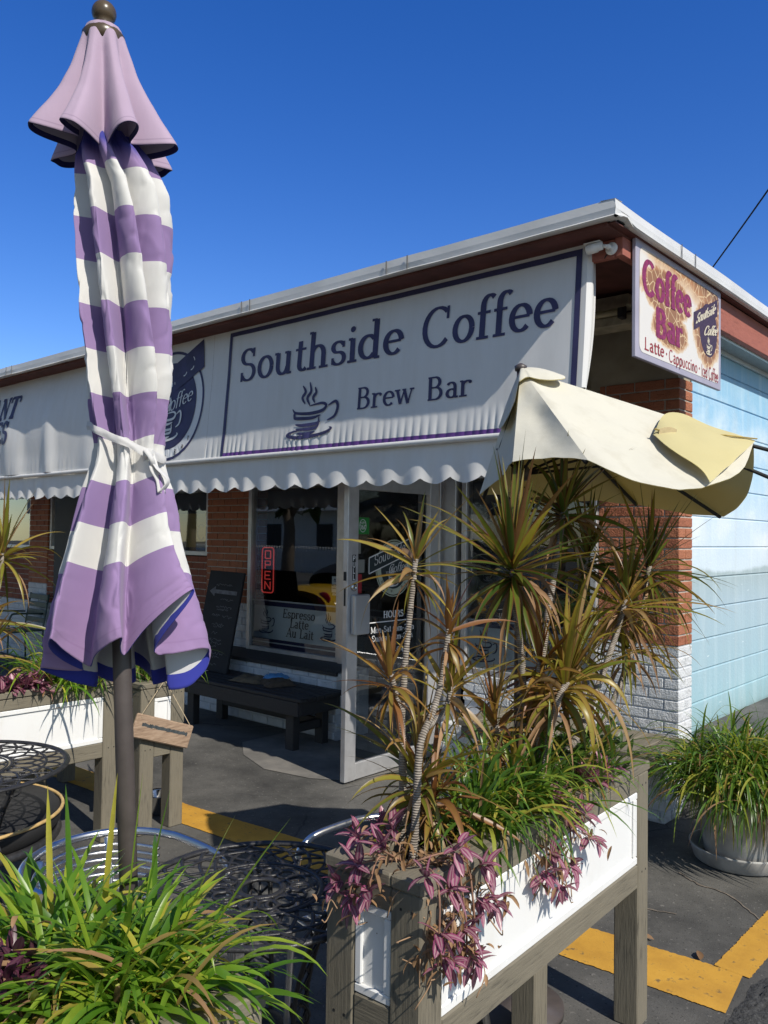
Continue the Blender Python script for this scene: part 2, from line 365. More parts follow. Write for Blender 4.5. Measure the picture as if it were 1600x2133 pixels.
# ---------------------------------------------------------------- lettering
def ar(cx, cy, rx, ry, a0, a1, n=None):
    n = n or max(4, int(abs(a1-a0)/14))
    return [(cx+rx*cos(rad(a0+(a1-a0)*i/n)), cy+ry*sin(rad(a0+(a1-a0)*i/n))) for i in range(n+1)]
def sf(x, y, h): return ('s', x, y, h)
def st(x, y0, y1): return [(x, y0), (x, y1)]
GL = {
 'a': (.47, [ar(.22, .33, .125, .13, 150, 0)+[(.345, .06)], ar(.235, .14, .135, .122, 60, 320), [(.345, .09), (.37, .025), (.45, .02)]]),
 'c': (.44, [ar(.24, .24, .17, .215, 48, 318)]),
 'd': (.54, [ar(.23, .24, .17, .215, 42, 318), st(.39, .01, .75), sf(.34, .74, .055), sf(.43, .017, .06)]),
 'e': (.47, [[(.07, .26), (.405, .26)], ar(.24, .24, .17, .215, 6, 318)]),
 'f': (.33, [[(.15, .0), (.15, .56)]+ar(.275, .57, .125, .165, 175, 45), [(.04, .45), (.30, .45)], sf(.16, .017, .12)]),
 'h': (.56, [st(.12, 0, .75), ar(.265, .28, .145, .175, 170, 0)+[(.41, 0)], sf(.12, .017, .11), sf(.42, .017, .11), sf(.075, .74, .05)]),
 'i': (.26, [st(.13, 0, .46), sf(.13, .017, .11), sf(.085, .45, .05), ('d', .125, .64, .06)]),
 'l': (.26, [st(.13, 0, .75), sf(.13, .017, .11), sf(.085, .74, .05)]),
 'm': (.83, [st(.12, 0, .46), ar(.26, .28, .14, .175, 170, 0)+[(.40, 0)], ar(.54, .28, .14, .175, 170, 0)+[(.68, 0)], sf(.12, .017, .1), sf(.40, .017, .09), sf(.69, .017, .1), sf(.075, .45, .05)]),
 'n': (.56, [st(.12, 0, .46), ar(.265, .28, .145, .175, 170, 0)+[(.41, 0)], sf(.12, .017, .11), sf(.42, .017, .11), sf(.075, .45, .05)]),
 'o': (.49, [ar(.245, .235, .18, .22, 0, 360)]),
 'p': (.54, [st(.12, -.2, .46), ar(.29, .235, .17, .22, 140, -140), sf(.12, -.19, .11), sf(.075, .45, .05)]),
 'r': (.41, [st(.12, 0, .46), ar(.27, .29, .15, .155, 175, 60), ('d', .34, .41, .05), sf(.13, .017, .12), sf(.075, .45, .05)]),
 's': (.41, [('w', .9, ar(.205, .345, .125, .105, 25, 250)+ar(.205, .125, .14, .12, 80, -155)), ('w', .5, st(.325, .33, .45)), ('w', .5, st(.08, .14, .01))]),
 't': (.35, [[(.15, .62), (.15, .13)]+ar(.25, .12, .10, .105, 180, 320), [(.03, .45), (.31, .45)]]),
 'u': (.56, [[(.12, .46), (.12, .18)]+ar(.255, .18, .135, .17, 180, 350), st(.40, .0, .46), sf(.08, .45, .055), sf(.36, .45, .055), sf(.44, .017, .06)]),
 'w': (.70, [[(.08, .46), (.21, .01)], ('w', .5, [(.21, .01), (.34, .45)]), [(.34, .45), (.48, .01)], ('w', .5, [(.48, .01), (.61, .46)]), sf(.09, .45, .1), sf(.34, .45, .07), sf(.61, .45, .08)]),
 'y': (.50, [[(.09, .46), (.25, .02)], ('w', .5, [(.42, .46), (.25, .02), (.17, -.16), (.08, -.19)]), sf(.10, .45, .1), sf(.41, .45, .08)]),
 'S': (.56, [('w', .95, ar(.27, .53, .165, .165, 30, 250)+ar(.275, .19, .185, .175, 85, -155)), ('w', .55, st(.43, .52, .71)), ('w', .55, st(.10, .20, .0))]),
 'C': (.70, [ar(.37, .355, .29, .35, 48, 318), ('w', .5, st(.585, .48, .71))]),
 'B': (.60, [st(.15, 0, .71), [(.08, .69), (.30, .69)]+ar(.30, .535, .15, .155, 90, -90)+[(.15, .38)], [(.15, .38), (.32, .38)]+ar(.32, .20, .18, .18, 90, -90)+[(.08, .02)]]),
 'E': (.58, [st(.15, 0, .71), [(.07, .69), (.50, .69)], [(.15, .36), (.38, .36)], [(.07, .02), (.51, .02)], ('w', .5, st(.49, .56, .7)), ('w', .5, st(.51, .01, .16)), ('w', .5, st(.38, .28, .45))]),
 'L': (.53, [st(.15, 0, .71), sf(.15, .69, .11), [(.05, .02), (.49, .02)], ('w', .5, st(.49, .01, .19))]),
 'A': (.66, [('w', .5, [(.07, .01), (.32, .71)]), [(.32, .71), (.57, .01)], [(.16, .24), (.48, .24)], sf(.08, .017, .1), sf(.56, .017, .11)]),
 'H': (.74, [st(.16, 0, .71), st(.58, 0, .71), [(.16, .36), (.58, .36)], sf(.16, .017, .12), sf(.58, .017, .12), sf(.16, .69, .12), sf(.58, .69, .12)]),
 'O': (.72, [ar(.36, .355, .28, .345, 0, 360)]),
 'U': (.70, [[(.15, .70), (.15, .24)]+ar(.35, .24, .20, .235, 180, 360)+[(.55, .70)], sf(.15, .69, .11), sf(.55, .69, .1)]),
 'R': (.66, [st(.15, 0, .71), [(.06, .69), (.31, .69)]+ar(.31, .53, .15, .16, 90, -90)+[(.15, .37)], [(.33, .37), (.52, .01)], sf(.15, .017, .11), sf(.55, .017, .08)]),
 'M': (.88, [('w', .55, st(.14, 0, .71)), [(.14, .71), (.43, .05)], ('w', .55, [(.43, .05), (.72, .71)]), st(.73, 0, .71), sf(.13, .017, .1), sf(.73, .017, .12), sf(.1, .69, .08), sf(.76, .69, .09)]),
 'N': (.74, [('w', .55, st(.15, 0, .71)), [(.15, .70), (.58, .01)], ('w', .55, st(.58, 0, .71)), sf(.15, .017, .11), sf(.1, .69, .08), sf(.58, .69, .11)]),
 'T': (.64, [st(.32, 0, .71), [(.05, .69), (.59, .69)], ('w', .5, st(.05, .52, .7)), ('w', .5, st(.59, .52, .7)), sf(.32, .017, .13)]),
 'P': (.58, [st(.15, 0, .71), [(.06, .69), (.31, .69)]+ar(.31, .52, .16, .17, 90, -90)+[(.15, .35)], sf(.15, .017, .11)]),
 'I': (.30, [st(.15, 0, .71), sf(.15, .017, .11), sf(.15, .69, .11)]),
 '0': (.50, [ar(.25, .34, .17, .33, 0, 360)]), '1': (.36, [st(.18, 0, .68), [(.06, .56), (.18, .67)], sf(.18, .017, .12)]),
 '2': (.5, [ar(.25, .48, .16, .19, 165, -40)+[(.08, .03), (.42, .03)]]),
 '3': (.5, [ar(.24, .50, .14, .17, 150, -85)+ar(.24, .18, .17, .165, 85, -150)]),
 '6': (.5, [ar(.25, .21, .165, .195, 0, 360), ar(.36, .24, .28, .44, 178, 95)]),
 '7': (.5, [[(.07, .66), (.43, .66), (.2, 0)]]), '9': (.5, [ar(.25, .46, .165, .195, 0, 360), ar(.14, .43, .28, .44, -2, -85)]),
 '4': (.52, [st(.34, 0, .68), [(.34, .67), (.05, .2), (.48, .2)]]),
 '-': (.34, [[(.05, .23), (.29, .23)]]), '.': (.3, [('d', .15, .26, .06)]), ' ': (.30, []),
}
def text2d(s, size=1, thick=.105, thin=.045, serif=True, slant=0, cond=1, gap=0, sans=False):
    out = []; x = 0
    for ch in s:
        adv, stk = GL[ch]
        for k in stk:
            w0 = 1; pts = k
            if isinstance(k, tuple):
                if k[0] == 's':
                    if serif: out.append([[(x+(k[1]-k[3])*cond, k[2]-thin*.5), (x+(k[1]+k[3])*cond, k[2]-thin*.5), (x+(k[1]+k[3])*cond, k[2]+thin*.5), (x+(k[1]-k[3])*cond, k[2]+thin*.5)]])
                    continue
                if k[0] == 'd':
                    out.append([[(x+k[1]*cond+k[3]*cos(q*pi/6), k[2]+k[3]*sin(q*pi/6)) for q in range(12)]]); continue
                w0, pts = k[1], k[2]
                if sans: 
                    if w0 < .6 and ch in 'SCETLs': continue
                    w0 = 1
            P = [(x+a*cond, b) for a, b in pts]; n = len(P); L = []; R = []
            for i in range(n):
                a = P[max(0, i-1)]; b = P[min(n-1, i+1)]; dx, dy = b[0]-a[0], b[1]-a[1]
                if i == n-1 and P[0] == P[-1] or i == 0 and P[0] == P[-1]: dx, dy = P[1][0]-P[-2][0], P[1][1]-P[-2][1]
                l = math.hypot(dx, dy) or 1; dx, dy = dx/l, dy/l
                w = (thin+(thick-thin)*abs(dy)**1.25)*w0*.5
                if w0 < 1 and not sans: w = max(w, thin*.5)
                L.append((P[i][0]-dy*w, P[i][1]+dx*w)); R.append((P[i][0]+dy*w, P[i][1]-dx*w))
            out.append([[R[i], R[i+1], L[i+1], L[i]] for i in range(n-1)])
        x += adv*cond+gap
    res = [[[((px+slant*py)*size, py*size) for px, py in q] for q in g] for g in out]
    return res, x*size
def lay(mb, strokes, fn, off=.002):
    for i, g in enumerate(strokes):
        o = off+(i % 8)*.00025
        for q in g: mb.face([mb.add(fn(a, b, o)) for a, b in q])
def ring2d(cx, cy, rx, ry, w, a0=0, a1=360, n=48):
    g = []
    for i in range(n):
        t, u = rad(a0+(a1-a0)*i/n), rad(a0+(a1-a0)*(i+1)/n)
        g.append([(cx+(rx-w)*cos(t), cy+(ry-w)*sin(t)), (cx+rx*cos(t), cy+ry*sin(t)), (cx+rx*cos(u), cy+ry*sin(u)), (cx+(rx-w)*cos(u), cy+(ry-w)*sin(u))])
    return g
def disc2d(cx, cy, rx, ry, n=40): return [[(cx+rx*cos(2*pi*i/n), cy+ry*sin(2*pi*i/n)) for i in range(n)]]
def brush(pts, w, taper=True):
    P = catmull([V((a, b, 0)) for a, b in pts], 8); n = len(P); g = []; prev = None
    for i, p in enumerate(P):
        t = i/(n-1); d = (P[min(n-1, i+1)]-P[max(0, i-1)]).normalized(); h = w*.5*((.25+.95*sin(pi*t)**.6) if taper else 1)
        q = ((p.x-d.y*h, p.y+d.x*h), (p.x+d.y*h, p.y-d.x*h))
        if prev: g.append([prev[1], q[1], q[0], prev[0]])
        prev = q
    return g
def cup2d(x, y, s, w=.05, sy=1.0):
    """a steaming cup drawn in brush lines, x..x+s wide"""
    T = lambda L: [(x+a*s, y+b*s*sy) for a, b in L]
    L = [[(.10, .56), (.18, .47), (.45, .43), (.72, .46), (.80, .56), (.70, .62), (.45, .59)], [(.13, .38), (.20, .35), (.5, .33), (.70, .37)], [(.18, .22), (.32, .19), (.6, .2), (.70, .24)],
         [(.16, .5), (.15, .42), (.17, .38)], [(.84, .55), (.98, .62), (1.03, .5), (.98, .32), (.84, .24)], [(.20, .12), (.35, .10), (.58, .11), (.66, .16), (.67, .34)],
         [(.34, .1), (.12, .06), (.02, 0), (.2, -.06), (.5, -.06), (.78, -.02), (.94, .06), (.9, .1)], [(.24, .02), (.45, .0), (.62, .03)],
         [(.36, .64), (.30, .78), (.36, .9), (.30, 1.04)], [(.46, .6), (.40, .76), (.47, .9), (.44, 1.1)], [(.56, .64), (.52, .76), (.58, .86), (.55, .98)]]
    return [brush(T(a), w*s) for a in L]
# ================================================================ SETTING
m = MB(); m.quad((-150, -150, 0), (150, -150, 0), (150, 150, 0), (-150, 150, 0)); struct(m.build('ground', ASPH))
def edge_strip(pts_lo, pts_hi, z, n=40, jit=.018):
    """a painted strip with a worn, wavering edge"""
    mb = MB(); prev = None
    def at(P, t):
        t *= len(P)-1; i = min(int(t), len(P)-2); return V(P[i]).lerp(V(P[i+1]), t-i)
    for i in range(n+1):
        a = at(pts_lo, i/n); b = at(pts_hi, i/n)
        j = jit*(.25*noise.noise((a.x*6, a.y*6, 1))+.32*noise.noise((a.x*70, a.y*70, 2))); k = jit*(.25*noise.noise((b.x*6, b.y*6, 5))+.32*noise.noise((b.x*70, b.y*70, 4)))
        d = (b-a).normalized()
        q = (mb.add((a.x+d.x*j, a.y+d.y*j, z)), mb.add((b.x+d.x*k, b.y+d.y*k, z)))
        if prev: mb.face([prev[0], q[0], q[1], prev[1]])
        prev = q
    return mb
struct(edge_strip([(-14, 2.45), (-9, 2.6), (-3.9, 2.84), (-1.65, 2.985), (-1.02, 3.02)], [(-14, 2.7), (-9, 2.85), (-4.2, 3.055), (-1.656, 3.28), (-1.06, 3.33)], .004, 900).build('yellow_line', YEL))
struct(edge_strip([(-1.165, 3.325), (-1.16, 4.0), (-1.2, 5.2)], [(-1.03, 3.318), (-1.03, 4.0), (-1.06, 5.2)], .0045, 200).build('yellow_line', YEL))
m = MB()
P = [(-5.2, 4.25), (-4.9, 4.02), (-4.5, 3.88), (-4.1, 3.95), (-3.85, 4.1), (-3.75, 4.8), (-4.6, 4.82), (-5.2, 4.8)]
m.poly([(x, y, .004) for x, y in P]); struct(m.build('concrete_apron', CONC))
# crumbling road edge at the right, a rough lower-grade tarmac sheet
m = MB()
def roadz(u, v):
    x = -1.0+.9*u**1.3; y = -1.5+7*v
    e = .035*noise.noise((0, y*6, 3))+.02*noise.noise((0, y*21, 8))
    h = .012+.022*abs(noise.noise((x*23, y*23, 0)))+.016*noise.noise((x*60, y*60, 2))
    if u < .12: h *= u/.12
    return (x+e*(1-u)+(.0 if y > 3 else -.0), y, max(.002, h))
m.grid(60, 420, roadz)
RGRAV = plain('rough_tarmac', (.055, .055, .054), .9, .5, 60, .9, 90, bdist=.01)
struct(m.build('road_edge', RGRAV))
# thin cracks in the seal coat
for pts in ([(-1.62, 4.12), (-1.5, 4.05), (-1.36, 4.03), (-1.22, 3.92), (-1.16, 3.86)], [(-2.0, 3.62), (-1.7, 3.58), (-1.45, 3.66)]):
    m = MB(); Q = catmull([(*p, 0) for p in pts], 10); prev = None
    for i, p in enumerate(Q):
        o = .012*noise.noise(p*30); w = .004+.006*abs(noise.noise(p*17))
        q = (m.add((p.x, p.y+o-w, .0035)), m.add((p.x, p.y+o+w, .0035)))
        if prev: m.face([prev[0], q[0], q[1], prev[1]])
        prev = q
    struct(m.build('pavement_crack', plain('crack_filler', (.17, .14, .11), .95, .4, 30)))
# raised side walk along the mural wall
m = MB(); m.box(-2.0, 4, 5.36, 14, .0, .46, .02)
m.poly([(-2.0, 4.98, .001), (4, 4.98, .001), (4, 5.36, .44), (-2.0, 5.36, .44)])
struct(m.build('raised_walkway', ASPH))

# ================================================================ BUILDING
B = thing('coffee_shop', 'low brick coffee shop with white roof edge and a sky mural on its side', 'building', (-8, 8, 0))
CO = .0677
def bricks(mb, x0, x1, z0, z1, yf, dep=.09, course=CO, off=0, rough=.0025, bl=.2032):
    n = int(round((z1-z0)/course)); g = .0095
    for k in range(n):
        z = z0+k*course; x = x0-(bl/2 if (k+off) % 2 else 0)
        while x < x1-.01:
            a = max(x, x0); b = min(x+bl-g, x1)
            if b-a > .02:
                mb.r = random.random(); j = random.uniform(0, rough)
                mb.box(a, b, yf-j, yf+dep, z+g*.5, z+course-g*.5, .0035)
            x += bl
def pillar(x0, x1, yf, z0, z1, side=None):
    """brick pier, orange above the white-painted dado; side: the x of a face returning along +Y"""
    n = int(round((z1-z0)/CO)); g = .0095; bl = .2032
    o, w, mo, wm = MB(), MB(), MB(), MB()
    for k in range(n):
        z = z0+k*CO; mb = w if z < .99 else o
        odd = k % 2; xe = x1; x = x1
        first = True
        while x > x0+.01:
            L = bl if not (first and odd) else bl/2
            a = max(x0, x-L+g); mb.r = random.random(); j = random.uniform(0, .003)
            mb.box(a, x, yf-j, yf+(.215 if first and not odd else .1), z+g*.5, z+CO-g*.5, .0035)
            x -= L; first = False
        if odd: mb.r = random.random(); mb.box(x1-.1, x1, yf+.1+g, yf+.215, z+g*.5, z+CO-g*.5, .0035)
    zi = z0+math.ceil((.99-z0)/CO)*CO
    mo.box(x0+.006, x1-.007, yf+.007, yf+.21, zi, z0+n*CO-.004); wm.box(x0+.006, x1-.007, yf+.007, yf+.21, z0, zi-.001)
    p = o.build('brick_pillar', BRICK, B); w.build('painted_base', WBRICK, p); mo.build('mortar', MORTAR, p); wm.build('painted_mortar', WMORT, p)
z0p = .998-9*CO
pillar(-2.55, -2.006, 5.09, z0p, 2.66)
pillar(-6.842, -6.167, 5.09, .998-14*CO, 2.66)
pillar(-10.68, -10.19, 5.09, .998-14*CO, 2.66)
# low white brick wall under the left window and its sill
lw = MB(); bricks(lw, -6.95, -4.70, 0.004, .004+8*CO, 4.80); w_ = lw.build('low_wall', WBRICK, B)
k = MB(); k.box(-6.94, -4.708, 4.808, 5.20, 0, .541); k.build('painted_mortar', WMORT, w_)
k = MB(); bm_ = MB()
for i in range(8): 
    k.r = random.random(); k.box(-4.79, -4.70, 4.905+(.1 if i % 2 else 0), 5.08, .01+i*CO, .01+i*CO+.058, .003)
k.build('wall_end', WBRICK, w_)
k = MB(); k.poly([(-6.96, 4.79, .552), (-4.69, 4.79, .552), (-4.69, 5.085, .582), (-6.96, 5.085, .582)]); k.box(-6.96, -4.69, 4.785, 4.81, .522, .551); k.build('sill', BLACKW, w_)
# left-hand brick wall in deep shade, white dado
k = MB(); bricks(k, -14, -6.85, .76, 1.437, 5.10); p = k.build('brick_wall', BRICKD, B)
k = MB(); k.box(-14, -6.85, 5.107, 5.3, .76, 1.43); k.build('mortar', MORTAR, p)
k = MB(); bricks(k, -14, -6.96, .015, .76, 5.10, off=1); p = k.build('dado_wall', WBRICK, B)
k = MB(); k.box(-14, -6.96, 5.107, 5.3, 0, .755); k.build('painted_mortar', WMORT, p)
# right low wall and its wooden ledge
k = MB(); bricks(k, -3.60, -1.95, .003, .003+5*CO, 4.75); p = k.build('low_wall', WBRICK, B)
k = MB(); k.box(-3.59, -1.957, 4.758, 5.2, 0, .334); k.build('painted_mortar', WMORT, p)
k = MB()
for i in range(4): k.r = random.random(); k.box(-2.04, -1.95, 4.86+(i % 2)*.1, 5.06, .005+i*CO, .063+i*CO, .003)
k.build('wall_end', WBRICK, p)
k = MB(); bricks(k, -3.62, -2.55, .45, .45+3*CO, 5.05); p = k.build('low_wall', WBRICK, B)
k = MB(); k.box(-3.61, -2.55, 5.057, 5.2, .34, .65); k.build('painted_mortar', WMORT, p)
k = MB(); x = -3.28
while x < -1.93:
    w = .138; k.box(x, x+w-.006, 4.50+random.uniform(-.008, .008), 5.045, .405+random.uniform(-.003, .003), .448, .005); x += w
k.box(-3.26, -1.95, 4.53, 4.57, .33, .40); p = k.build('ledge', WOODY, B)
# mural side wall of block courses
k = MB(); z = .40; i = 0
Zc = [.20, .412, .611, .811, 1.012, 1.214, 1.416, 1.618, 1.820, 2.022, 2.224, 2.426, 2.628, 2.83, 2.985]
for a, b in zip(Zc, Zc[1:]): k.box(-2.2, -2.009, 5.305, 14, a+.004, b-.004, .004)
k.box(-2.19, -2.018, 5.305, 13.99, .2, 2.98); k.build('mural_wall', MURAL, B)
# upper walls, interior shell
k = MB(); k.box(-14, -2.02, 5.16, 5.3, 2.10, 3.16); k.box(-2.62, -2.02, 5.10, 5.16, 2.665, 3.16); k.build('upper_wall', BEIGE, B)
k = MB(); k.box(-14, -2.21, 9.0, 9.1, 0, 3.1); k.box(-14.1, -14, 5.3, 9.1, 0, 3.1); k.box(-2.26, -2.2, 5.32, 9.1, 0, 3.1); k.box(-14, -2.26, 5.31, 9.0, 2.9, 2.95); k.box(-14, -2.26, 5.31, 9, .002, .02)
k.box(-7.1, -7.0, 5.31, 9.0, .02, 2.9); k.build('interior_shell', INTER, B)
# roof
k = MB(); k.box(-14.2, -1.76, 3.64, 14, 3.205, 3.276); k.build('roof_deck', DARK, B)
k = MB(); zt, zb = 3.285, 3.198
def fasc(n0, n1, fn, n):
    prev = None
    for i in range(n+1):
        t = i/n; P = fn(t); ids = [k.add(q) for q in P]
        if prev: 
            for a in range(len(ids)-1): k.face([prev[a], ids[a], ids[a+1], prev[a+1]])
        prev = ids
def frontf(t):
    x = -14.2+(14.2-1.74)*t; w = .006*noise.noise((x*.9, 0, 2))+.004*noise.noise((x*3.5, 0, 7))
    return [(x, 3.70, zt+.006), (x, 3.622+w*.6, zt+w), (x, 3.618-w*.4, (zt+zb)/2), (x, 3.621+w*.4, zb+.012+w), (x, 3.602, zb+w), (x, 3.612, zb-.006+w), (x, 3.66, zb)]
def sidef(t):
    y = 3.62+10.4*t; w = .005*noise.noise((y*1.1, 3, 2))
    e = max(0, 1-abs(y-3.72)/.1); lift = .045*e*(noise.noise((y*40, 0, 1))*.3+.8)
    return [(-1.82, y, zt+.006), (-1.742+w, y, zt+w), (-1.738, y, (zt+zb)/2), (-1.741, y, zb+.012+w+lift), (-1.722-.02*min(1, e), y, zb+w+lift), (-1.732, y, zb-.006+w+lift), (-1.79, y, zb+.001)]
k.smooth = False; fasc(0, 1, frontf, 220); fasc(0, 1, sidef, 260)
k.cur = 1
for x in (-3.02, -5.9, -6.06, -3.18, -4.52, -4.43, -8.05, -8.17, -10.9): k.box(x, x+.006, 3.609, 3.613, zb+.008, zt)
for y in (4.42, 4.62, 6.9, 7.05, 9.5): k.box(-1.735, -1.731, y, y+.005, zb+.008, zt)
k.build('roof_fascia', [FASC, plain('dark_joint', (.13, .13, .13), .6)], B)
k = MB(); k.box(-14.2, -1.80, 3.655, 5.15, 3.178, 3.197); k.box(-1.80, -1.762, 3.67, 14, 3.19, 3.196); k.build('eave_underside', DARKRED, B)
k = MB(); k.box(-1.846, -1.803, 4.06, 14, 2.985, 3.188, .004); k.box(-1.846, -1.803, 3.84, 4.058, 3.085, 3.188, .003); k.box(-14.2, -1.848, 3.842, 3.88, 3.085, 3.177, .003)
k.build('eave_board', REDB, B)
k = MB(); k.box(-2.012, -1.848, 5.31, 14, 2.985, 2.994); k.box(-1.862, -1.847, 5.3, 14, 2.976, 2.984); k.box(-2.003, -1.985, 5.31, 14, 2.955, 2.984)
p = k.build('soffit', plain('pale_vinyl_soffit', (.55, .60, .60), .5, .08, 5), B)
k = MB(); y = 5.33
while y < 8: k.box(-1.985, -1.87, y, y+.006, 2.983, 2.9845); y += .031
k.build('soffit_groove', plain('groove_shadow_gap', (.12, .14, .14), .8), p)
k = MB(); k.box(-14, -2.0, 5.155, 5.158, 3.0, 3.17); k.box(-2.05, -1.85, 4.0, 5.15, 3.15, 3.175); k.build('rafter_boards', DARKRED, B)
# ---- windows
def window(x0, x1, z0, z1, y=5.09, mull=(), name='shop_window'):
    f = MB(); t = .045
    f.box(x0, x0+t, y-.03, y+.05, z0, z1, .003); f.box(x1-t, x1, y-.03, y+.05, z0, z1, .003)
    f.box(x0+t, x1-t, y-.028, y+.048, z0, z0+t, .003); f.box(x0+t, x1-t, y-.028, y+.048, z1-t, z1, .003)
    for q in mull: f.box(q-.02, q+.02, y-.028, y+.048, z0+t, z1-t, .003)
    o = f.build(name, FRAME, B)
    g = MB(); g.quad((x0+t*.8, y, z0+t*.8), (x1-t*.8, y, z0+t*.8), (x1-t*.8, y, z1-t*.8), (x0+t*.8, y, z1-t*.8)); g.build('pane', GLASS, o)
    return o
wl = window(-6.165, -4.93, .57, 2.15)
wr = window(-3.66, -2.553, .65, 2.15)
wb = window(-10.18, -6.85, 1.44, 2.15, 5.14, (-8.5,)); wa = window(-14, -10.69, 1.44, 2.15, 5.14, (-12.3,))
k = MB(); k.box(-9.95, -9.0, 5.06, 5.11, .3, 2.1); k.build('side_door', BLACKW, B)
def decal(win, x0, x1, y, words, cups, sz):
    def fn(u, v, o): return (u, y-o, v)
    a = MB(); lay(a, [[[(x0, .695), (x1, .695), (x1, 1.0), (x0, 1.0)]], [[(x0, 1.042), (x1, 1.042), (x1, 1.055), (x0, 1.055)]], [[(x0, .655), (x1, .655), (x1, .667), (x0, .667)]]], fn, 0); p = a.build('window_decal', PALE, win)
    a = MB(); lay(a, [[[(x0, 1.001), (x1, 1.001), (x1, 1.041), (x0, 1.041)]], [[(x0, .668), (x1, .668), (x1, .694), (x0, .694)]], [[(x0, .61), (x1, .61), (x1, .654), (x0, .654)]]], fn, 0); a.build('decal_band', NAVY, p)
    a = MB()
    for w, cx, z in words:
        g, L = text2d(w, sz, .11, .05, slant=.12); lay(a, g, lambda u, v, o, cx=cx, L=L, z=z: fn(cx-L/2+u, z+v, o), .0008)
    a.build('decal_lettering', BROWNINK, p)
    a = MB()
    for cx, cz, s in cups: lay(a, cup2d(cx, cz, s, .05), fn, .0008)
    a.build('decal_cup', NAVY, p)
decal(wl, -6.12, -4.975, 5.096, [('Espresso', -5.48, .905), ('Latte', -5.47, .82), ('Au Lait', -5.46, .735)], [(-6.02, .76, .21), (-5.19, .76, .21)], .115)
decal(wr, -3.615, -2.6, 5.096, [('Mocha', -3.05, .905), ('Tea', -3.05, .82)], [(-3.57, .76, .21), (-2.86, .76, .21)], .115)
# small stickers on the left window, by the door
k = MB()
for (x0, x1, z0, z1) in ((-5.06, -4.985, 1.17, 1.31), (-5.05, -4.985, 1.145, 1.163)): k.poly([(x0, 5.094, z0), (x1, 5.094, z0), (x1, 5.094, z1), (x0, 5.094, z1)])
p = k.build('sticker', PALE, wl)
k = MB()
for w, z in (('METRO', 1.225), ('ESPRESSO', 1.2)):
    g, L = text2d(w, .024 if w == 'METRO' else .014, .14, .12, False, sans=True); lay(k, g, lambda u, v, o, L=L, z=z: (-5.022-L/2+u, 5.0935-o, z+v), .0003)
lay(k, [[[(-.012, 0), (-.005, 0), (-.005, .02), (-.012, .02)]], [[(.005, 0), (.012, 0), (.012, .02), (.005, .02)]], [[(-.012, .02), (.012, .02), (.006, .03), (-.006, .03)]]], lambda u, v, o: (-5.022+u, 5.0935-o, 1.26+v), .0003)
k.build('sticker_print', NAVY, p)
# ---- doorway and open door
k = MB()
k.box(-3.93, -3.845, 5.04, 5.14, 0, 2.14, .004); k.box(-3.80, -3.70, 5.04, 5.14, 0, 2.14, .004); k.box(-4.93, -4.87, 5.04, 5.14, 0, 2.14, .004)
k.box(-4.87, -3.93, 5.045, 5.135, 2.08, 2.14, .003); k.box(-3.845, -3.80, 5.07, 5.12, .0, 2.14)
k.build('door_frame', FRAME, B)
d = MB(); X0, X1 = -3.875, -3.83
d.box(X0, X1, 4.005, 4.11, .012, 2.09, .004); d.box(X0, X1, 4.90, 5.0, .012, 2.09, .004)
d.box(X0+.001, X1-.001, 4.11, 4.90, .014, .125, .004); d.box(X0+.001, X1-.001, 4.11, 4.90, 1.98, 2.088, .004)
D = d.build('entrance_door', FRAME, B, 'open aluminium framed glass door')
k = MB(); k.quad((-3.85, 4.10, .12), (-3.85, 4.91, .12), (-3.85, 4.91, 1.99), (-3.85, 4.10, 1.99)); k.build('pane', GLASS, D)
k = MB(); k.box(X1+.001, X1+.045, 4.035, 4.19, .995, 1.265, .008); k.build('handle', plain('white_metal_pull', (.55, .56, .58), .3, .05, 5, metal=.6), D)
k = MB(); M = Matrix.Translation((X1+.001, 4.062, 1.315)) @ Matrix.Rotation(rad(90), 4, 'Y')
k.lathe([(.026, 0), (.028, .008), (.022, .014), (.012, .016), (.011, .012), (.004, .012)], n=20, M=M); k.build('lock', STEEL, D)
k = MB()
k.box(-3.866, -3.842, 4.0022, 4.0045, 1.36, 1.42); k.box(-3.861, -3.847, 4.0022, 4.0045, 1.19, 1.31); k.build('strike_slot', DARK, D)
fd = lambda u, v, o: (-3.849+o, u, v)
fs = lambda u, v, o: (X1+o, u, v)
k = MB(); k.poly([(X1+.0006, 4.048, 1.36), (X1+.0006, 4.082, 1.36), (X1+.0006, 4.082, 1.535), (X1+.0006, 4.048, 1.535)]); p = k.build('pull_label', DARK, D)
k = MB()
for i, ch in enumerate('PULL'):
    g, L = text2d(ch, .05, .14, .13, False, sans=True); lay(k, g, lambda u, v, o: fs(4.065-L/2+u, 1.492-i*.042+v, o), .0012)
k.build('pull_lettering', WHITEINK, p)
k = MB()
g, L = text2d('HOURS', .066, .17, .09); lay(k, g, lambda u, v, o: fd(4.505-L/2+u, 1.085+v, o))
lay(k, [[[(4.24, 1.055), (4.78, 1.055), (4.78, 1.062), (4.24, 1.062)]]], fd)
for s, y, z, w in (('Mon-Sat 6am-2pm', 4.50, .985, .060), ('Sunday 7am-2pm', 4.50, .925, .060), ('7 7- 1-9 4', 4.50, .828, .062)):
    g, L = text2d(s, w, .12, .06); lay(k, g, lambda u, v, o: fd(y-L/2+u, z+v, o))
k.build('hours_lettering', WHITEINK, D)
cy, cz = 4.505, 1.435
k = MB(); lay(k, [ring2d(cy, cz, .198, .205, .008)], fd, .001); lay(k, [ring2d(cy, cz, .184, .19, .042)], fd, .001); p = k.build('door_emblem', SAGE, D)
TEAL = plain('dark_teal_vinyl', (.018, .03, .035), .5)
k = MB(); lay(k, [disc2d(cy, cz, .142, .147)], fd, .0008); rib = [(4.235, 1.40), (4.70, 1.545), (4.70, 1.655), (4.235, 1.51)]; lay(k, [[rib]], fd, .0024); k.build('emblem_disc', TEAL, p)
